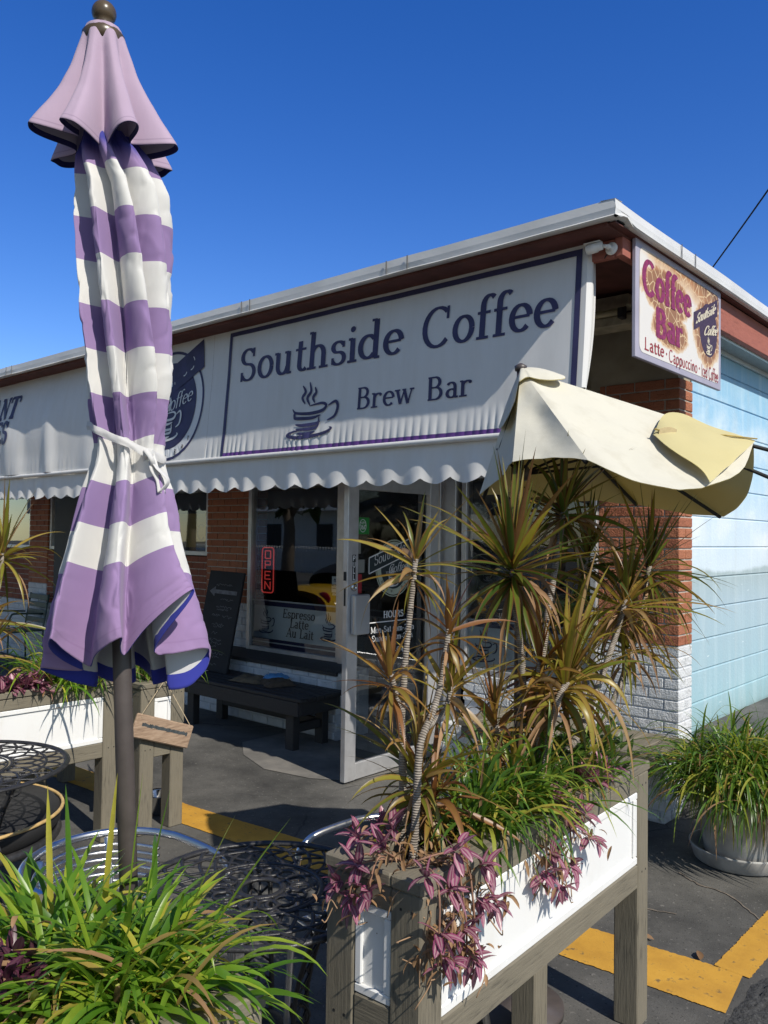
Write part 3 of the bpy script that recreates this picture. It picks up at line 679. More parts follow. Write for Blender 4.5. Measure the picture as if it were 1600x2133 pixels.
k = MB()
for a, b in zip(rib, rib[1:]+rib[:1]): lay(k, [brush([a, ((a[0]+b[0])/2, (a[1]+b[1])/2), b], .008, False)], fd, .003)
def script(k, s, sz, fn, x, z, ang, off=.003, th=.075):
    g, L = text2d(s, sz, th, .035, False, slant=.38, cond=.92, gap=-.03)
    c_, s_ = cos(ang), sin(ang); lay(k, g, lambda u, v, o: fn(x+u*c_-v*s_, z+u*s_+v*c_, o), off)
    return L
a_ = math.atan2(.145, .465)
script(k, 'Southside', .098, fd, 4.285, 1.452, a_, .0034); script(k, 'Coffee', .088, fd, 4.44, 1.395, a_*.45, .003); g, L = text2d('333', .03, .1, .05, False, sans=True); lay(k, g, lambda u, v, o: fd(4.41+u, 1.392+v, o))
lay(k, cup2d(4.43, 1.315, .125, .055), fd, .003); k.build('emblem_lettering', WHITEINK, p)
k = MB()
for i, ch in enumerate('Brew'):
    t = rad(212+i*15); g, L = text2d(ch, .032, .1, .06); c_, s_ = cos(t+pi/2), sin(t+pi/2)
    lay(k, g, lambda u, v, o: fd(cy+.170*cos(t)+u*c_-v*s_, cz+.174*sin(t)+u*s_+v*c_, o), .002)
for i, ch in enumerate('Bar'):
    t = rad(300+i*16); g, L = text2d(ch, .032, .1, .06); c_, s_ = cos(t+pi/2), sin(t+pi/2)
    lay(k, g, lambda u, v, o: fd(cy+.170*cos(t)+u*c_-v*s_, cz+.174*sin(t)+u*s_+v*c_, o), .002)
k.build('ring_lettering', BROWNINK, p)
GREENS = plain('green_sticker', (.01, .22, .03), .5, .05, 4)
k = MB(); k.poly([(-3.848, 4.115, 1.675), (-3.848, 4.232, 1.675), (-3.848, 4.232, 1.79), (-3.848, 4.115, 1.79)]); p = k.build('green_sticker', GREENS, D)
k = MB(); lay(k, [ring2d(4.167, 1.733, .035, .045, .004)], fd, .002); g, L = text2d('360', .046, .12, .09, False, sans=True); lay(k, g, lambda u, v, o: fd(4.167-L/2+u, 1.708+v, o))
g, L = text2d('ALERT', .019, .15, .12, False, sans=True); lay(k, g, lambda u, v, o: fd(4.167-L/2+u, 1.747+v, o)); k.build('sticker_lettering', WHITEINK, p)
k = MB(); k.poly([(-3.848, 4.11, 1.27), (-3.848, 4.165, 1.27), (-3.848, 4.165, 1.40), (-3.848, 4.11, 1.40)]); k.build('red_sticker', plain('red_sticker_print', (.32, .015, .02), .5, .3, 60), D)
k = MB(); k.poly([(-3.848, 4.11, 1.41), (-3.848, 4.19, 1.41), (-3.848, 4.19, 1.50), (-3.848, 4.11, 1.50)]); k.poly([(-3.848, 4.115, 1.54), (-3.848, 4.15, 1.54), (-3.848, 4.15, 1.63), (-3.848, 4.115, 1.63)]); k.build('paper_notice', plain('notice_paper', (.22, .22, .2), .8), D)

# ================================================================ AWNING
A = thing('shop_awning', 'long white vinyl sign awning with navy lettering and a scalloped valance', 'awning', (-5, 3.78, 2.2))
def awy(x, z):
    t = max(0, min(1, (3.17-z)/.95)); left = max(0, min(1, (-6.3-x)/1.2))
    y = 3.825-.075*t-.05*left*t-.05*left*sin(pi*min(1, t*1.0))
    b = max(0, min(1, (2.42-z)/.17)); b = b*b*(3-2*b)
    wob = noise.noise((x*3.1, 0, 4))
    y -= b*(.0075*(1+wob)*abs(sin(x*52+3*wob))**.7) + .012*noise.noise((x*1.3, z*2.2, 1.7))*(1-.6*b) + .004*noise.noise((x*5, z*1.2, 9))
    if left: y -= left*.02*t*sin(x*9+z*2.5+2*wob)
    return y
fa = lambda x, z, o: (x, awy(x, z)-o, z)
k = MB(); k.grid(430, 44, lambda u, v: (lambda x, z: (x, awy(x, z), z))(-5.09+3.105*u, 3.178-.962*v))
k.build('banner', AWN, A)
k = MB(); k.grid(330, 30, lambda u, v: (lambda x, z: (x, awy(x, z), z))(-13.9+8.81*u-.0015, 3.178-.962*v)); k.build('banner', AWN, A)
k = MB(); k.grid(10, 14, lambda u, v: (-1.985+.03*sin(v*2.6)*u-.05*v*u*.3+.012*sin(u*5), awy(-1.985, 3.178-.75*v)+.10*u*(1-.3*v), 3.178-.75*v)); k.build('side_return', AWN, A)
k = MB(); k.tube([(x, 3.742-.05*max(0, min(1, (-6.3-x)/1.2))+.0, 2.213-.015*max(0, min(1, (-6.3-x)/1.2))) for x in [-13.9+i*.3 for i in range(40)]+[-2.0]], .017, 10); k.build('hem_roll', AWN, A)
sph = [random.uniform(-1, 1) for _ in range(90)]
def val(u, v):
    x = -13.9+11.9*u; i = x/.215; f = i-math.floor(i); n = int(math.floor(i)) % 90
    bot = 1.968+.042*(1-sin(pi*f)**.6)-.0*x; 
    if x < -6.3: bot += .0
    top = 2.20; z = top+(bot-top)*v
    a = .018*v**1.6
    y = 3.765+a*(sin(2*pi*f*1.0+noise.noise((x*1.9, 0, 6))*3)*(.75+.7*noise.noise((x*2.3, 5, 1)))+.4*noise.noise((x*7, 0, 3)))-.012*v
    y -= .05*max(0, min(1, (-6.3-x)/1.2))
    return (x, y, z)
k = MB(); k.grid(900, 10, val); k.build('valance', AWN, A)
# border of the main panel
def frame2d(x0, x1, z0, z1, w):
    n = 260; g = []
    def seg(a, b, hw, vert):
        q = []
        for i in range(n):
            s, t = a+(b-a)*i/n, a+(b-a)*(i+1)/n
            q.append([(hw[0], s), (hw[1], s), (hw[1], t), (hw[0], t)] if vert else [(s, hw[0]), (t, hw[0]), (t, hw[1]), (s, hw[1])])
        return q
    return [seg(x0, x1, (z1-w, z1), 0), seg(z0, z1-w, (x0, x0+w), 1), seg(z0, z1-w, (x1-w, x1), 1)], [seg(x0+w, x1-w, (z0, z0+w), 0)]
b1, b2 = frame2d(-4.895, -2.013, 2.222, 3.158, .033)
k = MB(); lay(k, b1, fa, .0045); k.build('border', NAVY, A); k = MB(); lay(k, b2, fa, .0055); k.build('border', PURPLEP, A)
k = MB()
def fit(s, x0, x1, base, size, **kw):
    g, L = text2d(s, size, **kw); kx = (x1-x0)/L
    # small vertical slivers so the print follows the cloth
    lay(k, [[[(x0+u*kx, base+v) for u, v in q] for q in h] for h in g], fa, .0035)
for wd, a, b, z, sz, th in (('Southside', -4.765, -3.185, 2.772, .335, .115), ('Coffee', -3.055, -2.135, 2.772, .335, .115), ('Brew', -3.56, -3.085, 2.458, .195, .105), ('Bar', -3.0, -2.66, 2.458, .195, .105)):
    k = MB(); fit(wd, a, b, z, sz, thick=th, thin=.05); k.build('lettering', NAVY, A)
k = MB(); lay(k, cup2d(-4.185, 2.335, .455, .042, .70), fa, .005); k.build('cup_emblem', NAVY, A)
ex, ez = -5.61, 2.675
k = MB(); lay(k, [ring2d(ex, ez, .443, .443, .022, n=72)], fa, .0035); lay(k, [disc2d(ex, ez, .345, .35, 60)], fa, .0035)
rib = [(-6.03, 2.80), (-5.22, 3.165), (-5.195, 2.945), (-6.03, 2.58)]; lay(k, [[rib]], fa, .007); E_ = k.build('round_emblem', NAVY, A)
k = MB(); an = math.atan2(.365, .81)
script(k, 'Southside', .2, fa, -5.97, 2.66, an, .0095, .07); script(k, 'Coffee', .165, fa, -5.70, 2.605, an*.55, .0075, .08); lay(k, cup2d(-5.78, 2.42, .33, .05), fa, .0075)
k.build('emblem_lettering', PALE, E_)
k = MB(); lay(k, [ring2d(ex, ez, .421, .421, .070, -118, 62, 60)], fa, .003); k.build('emblem_ring', PALE, E_)
k = MB()
for ch, x, z in (('B', -5.495, 2.28), ('a', -5.405, 2.325), ('r', -5.335, 2.39)):
    g, L = text2d(ch, .06, .12, .07); lay(k, g, lambda u, v, o: fa(x+u, z+v, o), .006)
k.build('ring_lettering', BROWNINK, E_)
for s, x1, z in (('ANT', -8.12, 2.80), ('ES', -8.22, 2.545)):
    k = MB(); g, L = text2d(s, .31, .2, .10, slant=.06); lay(k, g, lambda u, v, o: fa(x1-L-.05+u, z+v, o), .004); k.build('lettering', NAVY, A, 'bold slanted lettering on the left awning')
# ================================================================ FIXED THINGS ON THE BUILDING
# hanging side sign
def signm():
    m_ = N('weathered_sign_print'); a = m_.att(); n1 = m_.noise(14, None, 5, .65); n2 = m_.noise(4, None, 4)
    u, v = a[0], a[1]
    topf = m_.math('ADD', m_.math('MULTIPLY', m_.math('SUBTRACT', v, .70), 3.2), m_.math('MULTIPLY', m_.math('SUBTRACT', u, .55), 1.1))
    topf = m_.math('ADD', topf, m_.math('MULTIPLY', m_.math('SUBTRACT', n2, .5), .9), clamp=True)
    def blob(cx, cy, sx, sy):
        dx = m_.math('DIVIDE', m_.math('SUBTRACT', u, cx), sx); dy = m_.math('DIVIDE', m_.math('SUBTRACT', v, cy), sy)
        r = m_.math('SQRT', m_.math('ADD', m_.math('MULTIPLY', dx, dx), m_.math('MULTIPLY', dy, dy)))
        r = m_.math('ADD', r, m_.math('MULTIPLY', m_.math('SUBTRACT', n1, .5), .5))
        return m_.ramp(r, [(.78, 1.0), (1.0, 0.0)])
    f = topf
    for q in ((.32, .66, .30, .23), (.36, .36, .22, .19), (.81, .52, .19, .36)): f = m_.math('MAXIMUM', f, m_.math('MULTIPLY', blob(*q), .8))
    edge = m_.math('MAXIMUM', m_.math('ABSOLUTE', m_.math('SUBTRACT', u, .5)), m_.math('ABSOLUTE', m_.math('SUBTRACT', v, .5)))
    f = m_.math('MAXIMUM', f, m_.math('MULTIPLY', m_.ramp(m_.math('ADD', edge, m_.math('MULTIPLY', n1, .05)), [(.485, 0.0), (.525, 1.0)]), .35))
    cc = m_.ramp(f, [(0, (.70, .67, .63)), (.25, (.66, .50, .33)), (.6, (.42, .20, .075)), (1, (.17, .075, .03))])
    vo = m_.n('TexVoronoi', feature='DISTANCE_TO_EDGE', Scale=17.0); m_.t.links.new(m_.obj(), vo.inputs['Vector'])
    cr = m_.ramp(m_.math('ADD', vo.outputs['Distance'], m_.math('MULTIPLY', m_.math('SUBTRACT', n1, .5), .08)), [(.02, 1.0), (.05, 0.0)])
    cc = m_.mix(m_.math('MULTIPLY', cr, m_.ramp(f, [(.15, 0.0), (.5, .9)])), cc, c4((.70, .52, .30)))
    return m_.fin(cc, .45)
SX = -1.772; y0, y1, za, zb_ = 3.925, 5.145, 2.585, 3.195
Sg = thing('hanging_sign', 'rusty brown and white hanging coffee bar sign with maroon lettering under the eave', 'sign', (SX, 4.5, 2.6))
k = MB(); k.box(SX-.022, SX-.001, y0, y1, za, zb_, .003); k.build('sign_board', plain('lavender_grey_edge', (.36, .34, .42), .5, .1, 6), Sg)
k = MB(); c_ = .045; Pn = []
for qx, qy, a0 in ((y1-.04-c_, zb_-.035-c_, 0), (y0+.04+c_, zb_-.035-c_, 90), (y0+.04+c_, za+.035+c_, 180), (y1-.04-c_, za+.035+c_, 270)):
    Pn += [(qx+c_*cos(rad(a0+t*15)), qy+c_*sin(rad(a0+t*15))) for t in range(7)]
ids = [k.add((SX+.0005, a, b), (a-y0)/(y1-y0), (b-za)/(zb_-za)) for a, b in Pn]; k.face(ids); Fc = k.build('sign_face', signm(), Sg)
fg = lambda u, v, o: (SX+o, y0+u*(y1-y0), za+v*(zb_-za))
MAROON = plain('maroon_sign_print', (.23, .02, .085), .5, .4, 50); DKRED = plain('dark_red_sign_print', (.30, .03, .03), .5, .3, 40)
k = MB()
def fits(s, u0, u1, v0, size, **kw):
    g, L = text2d(s, size, serif=kw.pop('serif', False), sans=True, **kw); kx = (u1-u0)/L
    lay(k, [[[(u0+u*kx, v0+v) for u, v in q] for q in h] for h in g], fg, .0015)
fits('Coffee', .06, .60, .57, .40, thick=.155, thin=.095, cond=.8, serif=True); fits('Bar', .19, .50, .25, .35, thick=.16, thin=.10, cond=.8, serif=True); k.build('sign_lettering', MAROON, Fc)
for wd, a, b, v, sz in (('Latte', .08, .29, .09, .15), ('Cappuccino', .34, .68, .075, .15), ('Iced Coffee', .73, .955, .065, .17)):
    k = MB(); fits(wd, a, b, v, sz, thick=.10, thin=.09); k.build('sign_lettering', DKRED, Fc)
for u in (.315, .705): k = MB(); lay(k, [disc2d(u, .13, .006, .012, 10)], fg, .0015); k.build('sign_dot', DKRED, Fc)
k = MB(); lay(k, [disc2d(.825, .54, .118, .26, 32)], fg, .001); lay(k, [[[(.63, .47), (.945, .73), (.945, .90), (.63, .64)]]], fg, .0018); k.build('sign_emblem', plain('plum_print', (.05, .022, .045), .5, .4, 60), Fc)
k = MB(); fn2 = lambda u, v, o: fg(u, v, o)
for s, sz, u, v, sl in (('Southside', .125, .65, .535, .82), ('Coffee', .13, .755, .47, .35)):
    g, L = text2d(s, sz, .1, .06, False, slant=.4, cond=.52, gap=-.02)
    lay(k, [[[(u+a, v+b+sl*a) for a, b in q] for q in h] for h in g], fg, .0026)
lay(k, [[[(a*.5+.36, b) for a, b in q] for q in h] for h in cup2d(.86, .315, .15, .07)], fg, .002); k.build('emblem_lettering', plain('cream_print', (.62, .55, .42), .5), Fc)
# security camera
T = thing('security_camera', 'white bullet security camera mounted on the red corner board', 'camera', (-1.88, 3.84, 3.13))
k = MB(); Mx = Matrix.Translation((-1.862, 3.838, 3.128)) @ Matrix.Rotation(rad(90), 4, 'X')
k.lathe([(.032, 0), (.032, .006), (.024, .011), (.009, .012), (.009, .03), (.013, .034), (.013, .045), (.006, .05)], n=20, M=Mx); k.build('wall_mount', WHITEP, T)
k = MB(); k.tube([(-1.862, 3.795, 3.128), (-1.885, 3.788, 3.134)], .010, 10); Mx = Matrix.Translation((-1.885, 3.785, 3.136)) @ Matrix.Rotation(rad(-97), 4, 'Y') @ Matrix.Rotation(rad(6), 4, 'X')
k.lathe([(.012, 0), (.021, .004), (.021, .028), (.025, .030), (.025, .082), (.022, .085)], n=20, M=Mx); k.build('camera_body', WHITEP, T)
k = MB(); k.lathe([(.019, .0855), (.019, .087), (.002, .0872)], n=18, M=Mx); k.build('lens', DARK, T)
k = MB(); k.box(-1.985, -1.895, 3.768, 3.806, 3.157, 3.163, .002); k.build('sun_hood', WHITEP, T)
k = MB(); k.tube(catmull([(-1.862, 3.836, 3.11), (-1.89, 3.835, 3.10), (-1.90, 3.836, 3.085)], 6), .003, 6); k.build('cable', DARK, T)
# fluorescent fixture under the eave
T = thing('tube_light', 'dusty unlit fluorescent tube fixture under the eave behind the awning', 'light', (-2.5, 4.7, 3.0))
GRIM = plain('grimy_enamel', (.40, .36, .26), .6, .35, 12)
k = MB(); k.box(-3.7, -2.15, 4.66, 4.80, 3.08, 3.15, .006); k.poly([(-3.7, 4.62, 3.06), (-2.15, 4.62, 3.06), (-2.15, 4.66, 3.14), (-3.7, 4.66, 3.14)]); k.box(-3.7, -2.15, 4.70, 4.86, 2.975, 3.035, .006); k.build('housing', GRIM, T)
k = MB(); k.tube([(-3.65, 4.66, 3.045), (-2.21, 4.66, 3.045)], .018, 10); k.build('tube', plain('aged_tube', (.50, .44, .28), .4, .2, 15), T)
k = MB(); k.box(-2.21, -2.175, 4.63, 4.69, 3.0, 3.08, .004); k.build('lamp_holder', DARK, T)
# power lines
WIRE = plain('black_cable', (.015, .015, .018), .6)
def wire(p, q, sag, label, r):
    p, q = V(p), V(q); mid = (p+q)/2; k = MB()
    k.tube([p.lerp(q, t/20)-V((0, 0, sag*4*(t/20)*(1-t/20)))-mid for t in range(21)], r, 5)
    k.v = [tuple(V(v)+mid) for v in k.v]; one('power_line', k, WIRE, label, 'cable', mid)
wire((-6.2, 14.0, 4.9), (1.4, 4.6, 7.3), .25, 'thin black cable rising over the right end of the roof', .011)
wire((-26, 9.0, 6.4), (-17, 11, 4.9), .15, 'thin black cable dropping behind the roof edge at far left', .011)
# ================================================================ CLOSED PARASOL
def lerpT(T, x):
    for (a, p), (b, q) in zip(T, T[1:]):
        if (a <= x <= b) or (a >= x >= b): t = (x-a)/(b-a) if b != a else 0; return p+(q-p)*t
    return T[0][1] if abs(x-T[0][0]) < abs(x-T[-1][0]) else T[-1][1]
def smooth(T, x, h): return (lerpT(T, x-h)+2*lerpT(T, x)+lerpT(T, x+h))/4
PB, PT = V((-1.5585, 1.029, 0)), V((-1.593, .887, 2.782))
pole = lambda z: PB.lerp(PT, z/2.782)
CR = V((.751, .66, 0)); CD = V((-.66, .751, 0))
PU = thing('closed_parasol', 'tall closed parasol with faded purple and white striped canopy tied by a white strap', 'parasol', PB)
k = MB(); k.tube([pole(0), pole(1.2), pole(2.70)], .0195, 18); k.box(PB.x-.16, PB.x+.16, PB.y-.06, PB.y+.26, 0, .06, .015); k.build('pole', POLEM, PU)
k = MB(); c = pole(2.726); k.lathe([(.040, -.035), (.044, -.012), (.036, -.002), (.020, .004), (.0165, .010), (.018, .016)] + [(.0255*sin(rad(a)), .038-.0255*cos(rad(a))) for a in range(45, 181, 11)], c, 24); k.build('finial', plain('dark_bronze', (.085, .06, .035), .3, .2, 20), PU)
rng = random.Random(5); fl = [rng.uniform(-1, 1) for _ in range(16)]
def clothm(name, body):
    m_ = N(name); a = m_.att(); cc = body(m_, a)
    f = m_.noise(7, None, 5); cc = m_.mix(m_.ramp(f, [(.3, .16), (.6, 0.0)]), cc, m_.mix(1.0, cc, c4((.72, .70, .72)), 'MULTIPLY'))
    h = m_.math('ADD', m_.math('MULTIPLY', m_.noise(900, None, 1), .15), m_.noise(26, m_.obj((1, 1, .35)), 3)); m_.bump(h, .2, .008)
    m_.fin(cc, .85, None, .15)
    try: m_.p.inputs['Sheen Weight'].default_value = .15
    except Exception: pass
    m_.translucent(cc, .22); return m_.m
V0, DV = .0726, .0819
def stripes(m_, a):
    k_ = m_.math('FLOOR', m_.math('DIVIDE', m_.math('SUBTRACT', a[1], V0), DV))
    k_ = m_.math('MINIMUM', k_, 9.0); odd = m_.math('ABSOLUTE', m_.math('MODULO', k_, 2.0))
    n1 = m_.noise(5); pur = m_.mix(n1, c4((.30, .20, .42)), c4((.41, .29, .50)))
    seam = m_.ramp(m_.math('ABSOLUTE', m_.math('SUBTRACT', a[1], .968)), [(.0, 1.0), (.004, 0.0)])
    pur = m_.mix(m_.math('MULTIPLY', seam, .5), pur, c4((.20, .12, .28)))
    pur = m_.mix(m_.ramp(a[1], [(.75, 0.0), (1.0, .55)]), pur, c4((.42, .27, .46)))
    cc = m_.mix(m_.math('GREATER_THAN', odd, .5), c4((.80, .79, .755)), pur)
    return m_.mix(m_.ramp(a[1], [(.030, 1.0), (.060, .0)]), cc, c4((.055, .06, .32)))
STRIPE = clothm('faded_purple_stripe_canvas', stripes)
LINING = clothm('white_lining_canvas', lambda m_, a: m_.mix(m_.math('GREATER_THAN', a[1], .972), c4((.66, .66, .67)), c4((.05, .06, .38))))
CAPM = clothm('faded_lilac_canvas', lambda m_, a: m_.mix(m_.math('MULTIPLY', m_.ramp(m_.math('ABSOLUTE', m_.math('SUBTRACT', a[1], .955)), [(0, 1.0), (.008, 0.0)]), .5), m_.mix(m_.noise(4), c4((.47, .345, .475)), c4((.57, .455, .565))), c4((.25, .17, .27))))
CAPIN = clothm('navy_edged_lining', lambda m_, a: m_.mix(m_.math('GREATER_THAN', a[1], .955), c4((.45, .42, .46)), c4((.03, .03, .12))))
RB = [(2.52, .035), (2.46, .075), (2.39, .090), (2.28, .094), (2.12, .093), (2.02, .091), (1.92, .082), (1.86, .069), (1.82, .073), (1.76, .094), (1.70, .108), (1.615, .126), (1.51, .152), (1.43, .170), (1.33, .178)]
VT = (2.5-1.85)/1.13
def fluteval(th, v):
    tw = .95*min(v, VT)/VT - .25*max(0, v-VT)
    th2 = th-tw+.10*noise.noise((cos(th)*1.3, sin(th)*1.3, v*3.2))
    q = 1.7*noise.noise((cos(th2)*1.9, sin(th2)*1.9, 3.3)); ph = 8*th2+.4+.9*noise.noise((cos(th2)*1.2, sin(th2)*1.2, 8.1))
    w = .5+.5*cos(ph+.45*sin(ph)); return w, max(-1, min(1, q)), th2
def body(inner):
    def fn(u, v):
        th = 2*pi*u; w, q, th2 = fluteval(th, v)
        wz = max(0, min(1, (w-.25)/.75)); wz = wz*wz*(3-2*wz); c0 = V((cos(th), sin(th), 0)); fr_ = max(0, min(1, (.35-c0.dot(CD))/.9)); fr_ = fr_*fr_*(3-2*fr_)
        zh = fr_*(.075+.03*c0.dot(CR)+(.075+.03*c0.dot(CR)+.05*q)*w**.9)+(1-fr_)*.02*wz
        z = 2.50-v*1.165+zh*(.25*v*v+.75*v**6)
        zn = 2.50-v*1.13
        R = smooth(RB, zn, .03)
        dep = lerpT([(0, .3), (.12, .62), (.35, .74), (VT-.06, .60), (VT, .46), (VT+.05, .58), (.8, .62), (1, .54)], v)+.07*q
        r = R*(1.05-dep*(1-w)**(1.25+.6*(1-v)))*(1+.10*q*(1 if v < VT else v))
        r *= 1+.03*noise.noise((cos(th)*2.5, sin(th)*2.5, z*6))
        cre = 1-abs(noise.noise((th2*2.6+3*sin(th), v*9, 2.2)))*2; r += .0035*max(0, cre)**5*min(1, v*6)
        cre = 1-abs(noise.noise((th2*5+9, v*16+2*th, 7.7)))*2; r -= .0035*max(0, cre)**5
        r += .002*noise.noise((th2*4, v*22, 5))
        off = lerpT([(0, .0), (.1, .030), (.4, .032), (.6, .024), (.8, .010), (1, .008)], v)
        p = pole(z)+CR*off+CD*.008*v
        th += (w-.5)*lerpT([(0, .05), (.15, .26), (VT-.08, .28), (VT, .12), (.75, .20), (1, .40)], v)*(1+.4*q)
        return (p.x+r*cos(th), p.y+r*sin(th), z-(.012*(1-w) if v > .9 else 0))
    return fn
def lined(k, nu, nv, fn, th):
    """outer cloth plus a lining a cloth's thickness inside it, closed at the hem"""
    P = [[V(fn(i/nu, j/nv)) for j in range(nv+1)] for i in range(nu)]; k.smooth = True
    A = [[k.add(P[i][j], i/nu, j/nv) for j in range(nv+1)] for i in range(nu)]; Bi = []
    for i in range(nu):
        row = []
        for j in range(nv+1):
            n_ = (P[(i+1) % nu][j]-P[i-1][j]).cross(P[i][min(nv, j+1)]-P[i][max(0, j-1)]).normalized()
            row.append(k.add(P[i][j]+n_*th, i/nu, j/nv))
        Bi.append(row)
    for i in range(nu):
        m2 = (i+1) % nu
        for j in range(nv):
            k.cur = 0; k.face([A[i][j], A[m2][j], A[m2][j+1], A[i][j+1]]); k.cur = 1
            if j >= .55*nv: k.face([Bi[i][j], Bi[i][j+1], Bi[m2][j+1], Bi[m2][j]])
        k.face([A[i][nv], A[m2][nv], Bi[m2][nv], Bi[i][nv]])
k = MB(); lined(k, 400, 180, body(False), .0018)
k.build('canopy', [STRIPE, LINING], PU)
RC = [(0, .033), (.04, .039), (.15, .047), (.4, .066), (.6, .087), (.78, .112), (.92, .134), (1, .147)]
fc = [rng.uniform(-1, 1) for _ in range(8)]
def cap(inner):
    def fn(u, v):
        th = 2*pi*u; ph = 7*th+.9+.5*sin(th+1)+.5*v; q = max(-1, min(1, 1.8*noise.noise((cos(th)*1.8, sin(th)*1.8, 5.5))))
        w = .5+.5*cos(ph+.3*sin(ph)); amp = .30*v+.14*min(1, v*4)
        r = smooth(RC, v, .03)*(1.05-amp*1.35*(1-w)**2.3+.05*q*v)*(1+.03*noise.noise((cos(th)*3, sin(th)*3, v*4)))
        zh = 2.466+.016*w+.016*q; z = 2.728-v*(2.728-zh)
        p = pole(z)+CR*.002*v; return (p.x+r*cos(th), p.y+r*sin(th), z)
    return fn
k = MB(); lined(k, 280, 60, cap(False), .002); k.build('vent_cap', [CAPM, CAPIN], PU)
STRAP = clothm('white_cotton_strap', lambda m_, a: m_.mix(m_.noise(30), c4((.66, .65, .63)), c4((.78, .77, .75))))
def strapf(u, v):
    th = 2*pi*u; c = V((cos(th), sin(th), 0)); z = 1.852-.033*c.dot(CR)/1.0+.004*noise.noise((th*2, 0, 0))
    w, q, _ = fluteval(th, VT); r = .0725+.007*w; p = pole(z)+CR*.024
    zz = z+(.5-v)*(.017+.006*noise.noise((th*3, 1, 1))); bul = .0015*sin(pi*v)+.002*noise.noise((th*4, v*3, 3))
    return (p.x+(r+bul)*c.x, p.y+(r+bul)*c.y, zz)
k = MB(); k.grid(90, 5, strapf, True); ST_ = k.build('tie_strap', STRAP, PU)
kp = pole(1.815)+CR*.086-CD*.047
k = MB(); k.tube(catmull([kp+V((-.02, 0, .012)), kp+V((.0, -.01, .014)), kp+V((.012, -.004, -.004)), kp+V((.0, .006, -.016)), kp+V((-.016, 0, -.004)), kp+V((-.004, -.012, .01))], 6), .0062, 8, flat=.6)
k.build('knot', STRAP, ST_)
for s in (0, 1):
    k = MB(); dd = CR*(.02+.018*s); P = catmull([kp, kp+dd*.5+V((0, -.005, -.02)), kp+dd+V((0, 0, -.045)), kp+dd*(.6 if s else 1.3)+V((.004, -.004, -.072))], 6)
    k.tube(P, [.003+.007*min(1, i/7) for i in range(len(P))], 8, flat=.16); k.build('strap_end', STRAP, ST_)
# ================================================================ HALF OPEN CREAM PARASOL
creamo = N('cream_canvas_weathered'); f_ = creamo.noise(3, None, 5); cc_ = creamo.mix(f_, c4((.74, .71, .60)), c4((.66, .64, .55))); g_ = creamo.noise(11, creamo.obj((1, 1, .4)), 5, .6)
cc_ = creamo.mix(creamo.ramp(g_, [(.52, 0.0), (.75, .3)]), cc_, c4((.42, .38, .27))); creamo.bump(creamo.math('ADD', creamo.noise(9, None, 3), creamo.math('MULTIPLY', creamo.noise(700, None, 1), .1)), .25, .02); creamo.fin(cc_, .85, None, .1); creamo.translucent((.70, .60, .26), .16); CREAM = creamo.m
creami = N('yellow_canvas_underside'); f_ = creami.noise(4, None, 5); cc_ = creami.mix(f_, c4((.64, .565, .29)), c4((.70, .63, .36))); creami.bump(creami.noise(12, None, 3), .2, .02); creami.fin(cc_, .85, None, .1); creami.translucent((.74, .62, .2), .26); YELIN = creami.m
UA = V((-2.077, 3.336, 2.464))
KU = .77
MB.XF = lambda q: (q[0]*KU, q[1]*KU, 1.66+(q[2]-1.66)*KU)     # laid out at first guess, then brought nearer over the planter
UC = thing('cream_parasol', 'half open cream parasol with sagging yellowed canopy in front of the brick corner', 'parasol', (-2.06*KU, 3.31*KU, 0))
ZG = 1.66-1.66/KU
k = MB(); k.tube([(-2.06, 3.31, ZG), (-2.07, 3.325, 2.2), UA+V((0, 0, .005))], .019, 14); k.lathe([(.22, 0), (.22, .03), (.05, .06), (.035, .2)], (-2.06, 3.31, ZG), 24); k.lathe([(.02, 0), (.042, .004), (.042, .06), (.03, .075)], (-2.067, 3.322, 1.93), 16); k.build('pole', POLEM, UC)
HEM = dict(L=(-2.346, 3.39, 1.872), G=(-1.867, 2.941, 1.981), F=(-1.512, 2.92, 1.969), R=(-1.178, 3.283, 1.886), T=(-1.251, 4.074, 2.129), B1=(-1.50, 4.40, 1.79), B2=(-1.963, 4.392, 1.862), B3=(-2.51, 4.045, 1.857))
HEM = {a: V(b) for a, b in HEM.items()}
def panel(mb, hem, sag, up_=.0, curl=.04, n=18, th=.0):
    """from the apex out to a hem polyline; sags inward between the ribs"""
    P = catmull(hem, 8) if len(hem) > 2 else [hem[0].lerp(hem[1], i/12) for i in range(13)]
    cen = sum(P, V())/len(P); nn = (P[0]-UA).cross(P[-1]-UA).normalized()
    if nn.z < 0: nn = -nn
    def fn(u, v):
        x = v*(len(P)-1); i = min(int(x), len(P)-2); h = P[i].lerp(P[i+1], x-i)
        s = sin(pi*v); h = h.lerp(UA, curl*s)
        p = UA.lerp(h, .03+.97*u)
        w = .014*noise.noise((p.x*5, p.y*5, p.z*5))*min(1, u*2)+.007*noise.noise(p*13)
        return p-nn*(sag*s*sin(pi*min(1, u*.75+.12))*u+th)+nn*w*s
    mb.grid(n, 22, fn)
def double(name, parts):
    k = MB()
    for h, sag, curl in parts: panel(k, [HEM[q] if isinstance(q, str) else V(q) for q in h], sag, curl=curl)
    k.cur = 1
    for h, sag, curl in parts: panel(k, [HEM[q] if isinstance(q, str) else V(q) for q in h], sag, curl=curl, th=.003)
    return k.build(name, [CREAM, YELIN], UC)
double('canopy', [(('L', 'G'), .05, .05), (('G', 'F'), .03, .05), (('F', (-1.365, 2.909, 1.91), (-1.279, 2.988, 1.876), (-1.218, 3.111, 1.868), 'R', (-1.17, 3.66, 1.97), 'T'), .035, 0), (('T', 'B1'), .08, -.05), (('B1', 'B2'), .06, .02), (('B2', 'B3'), .06, .05), (('B3', 'L'), .05, .05)])
k = MB()
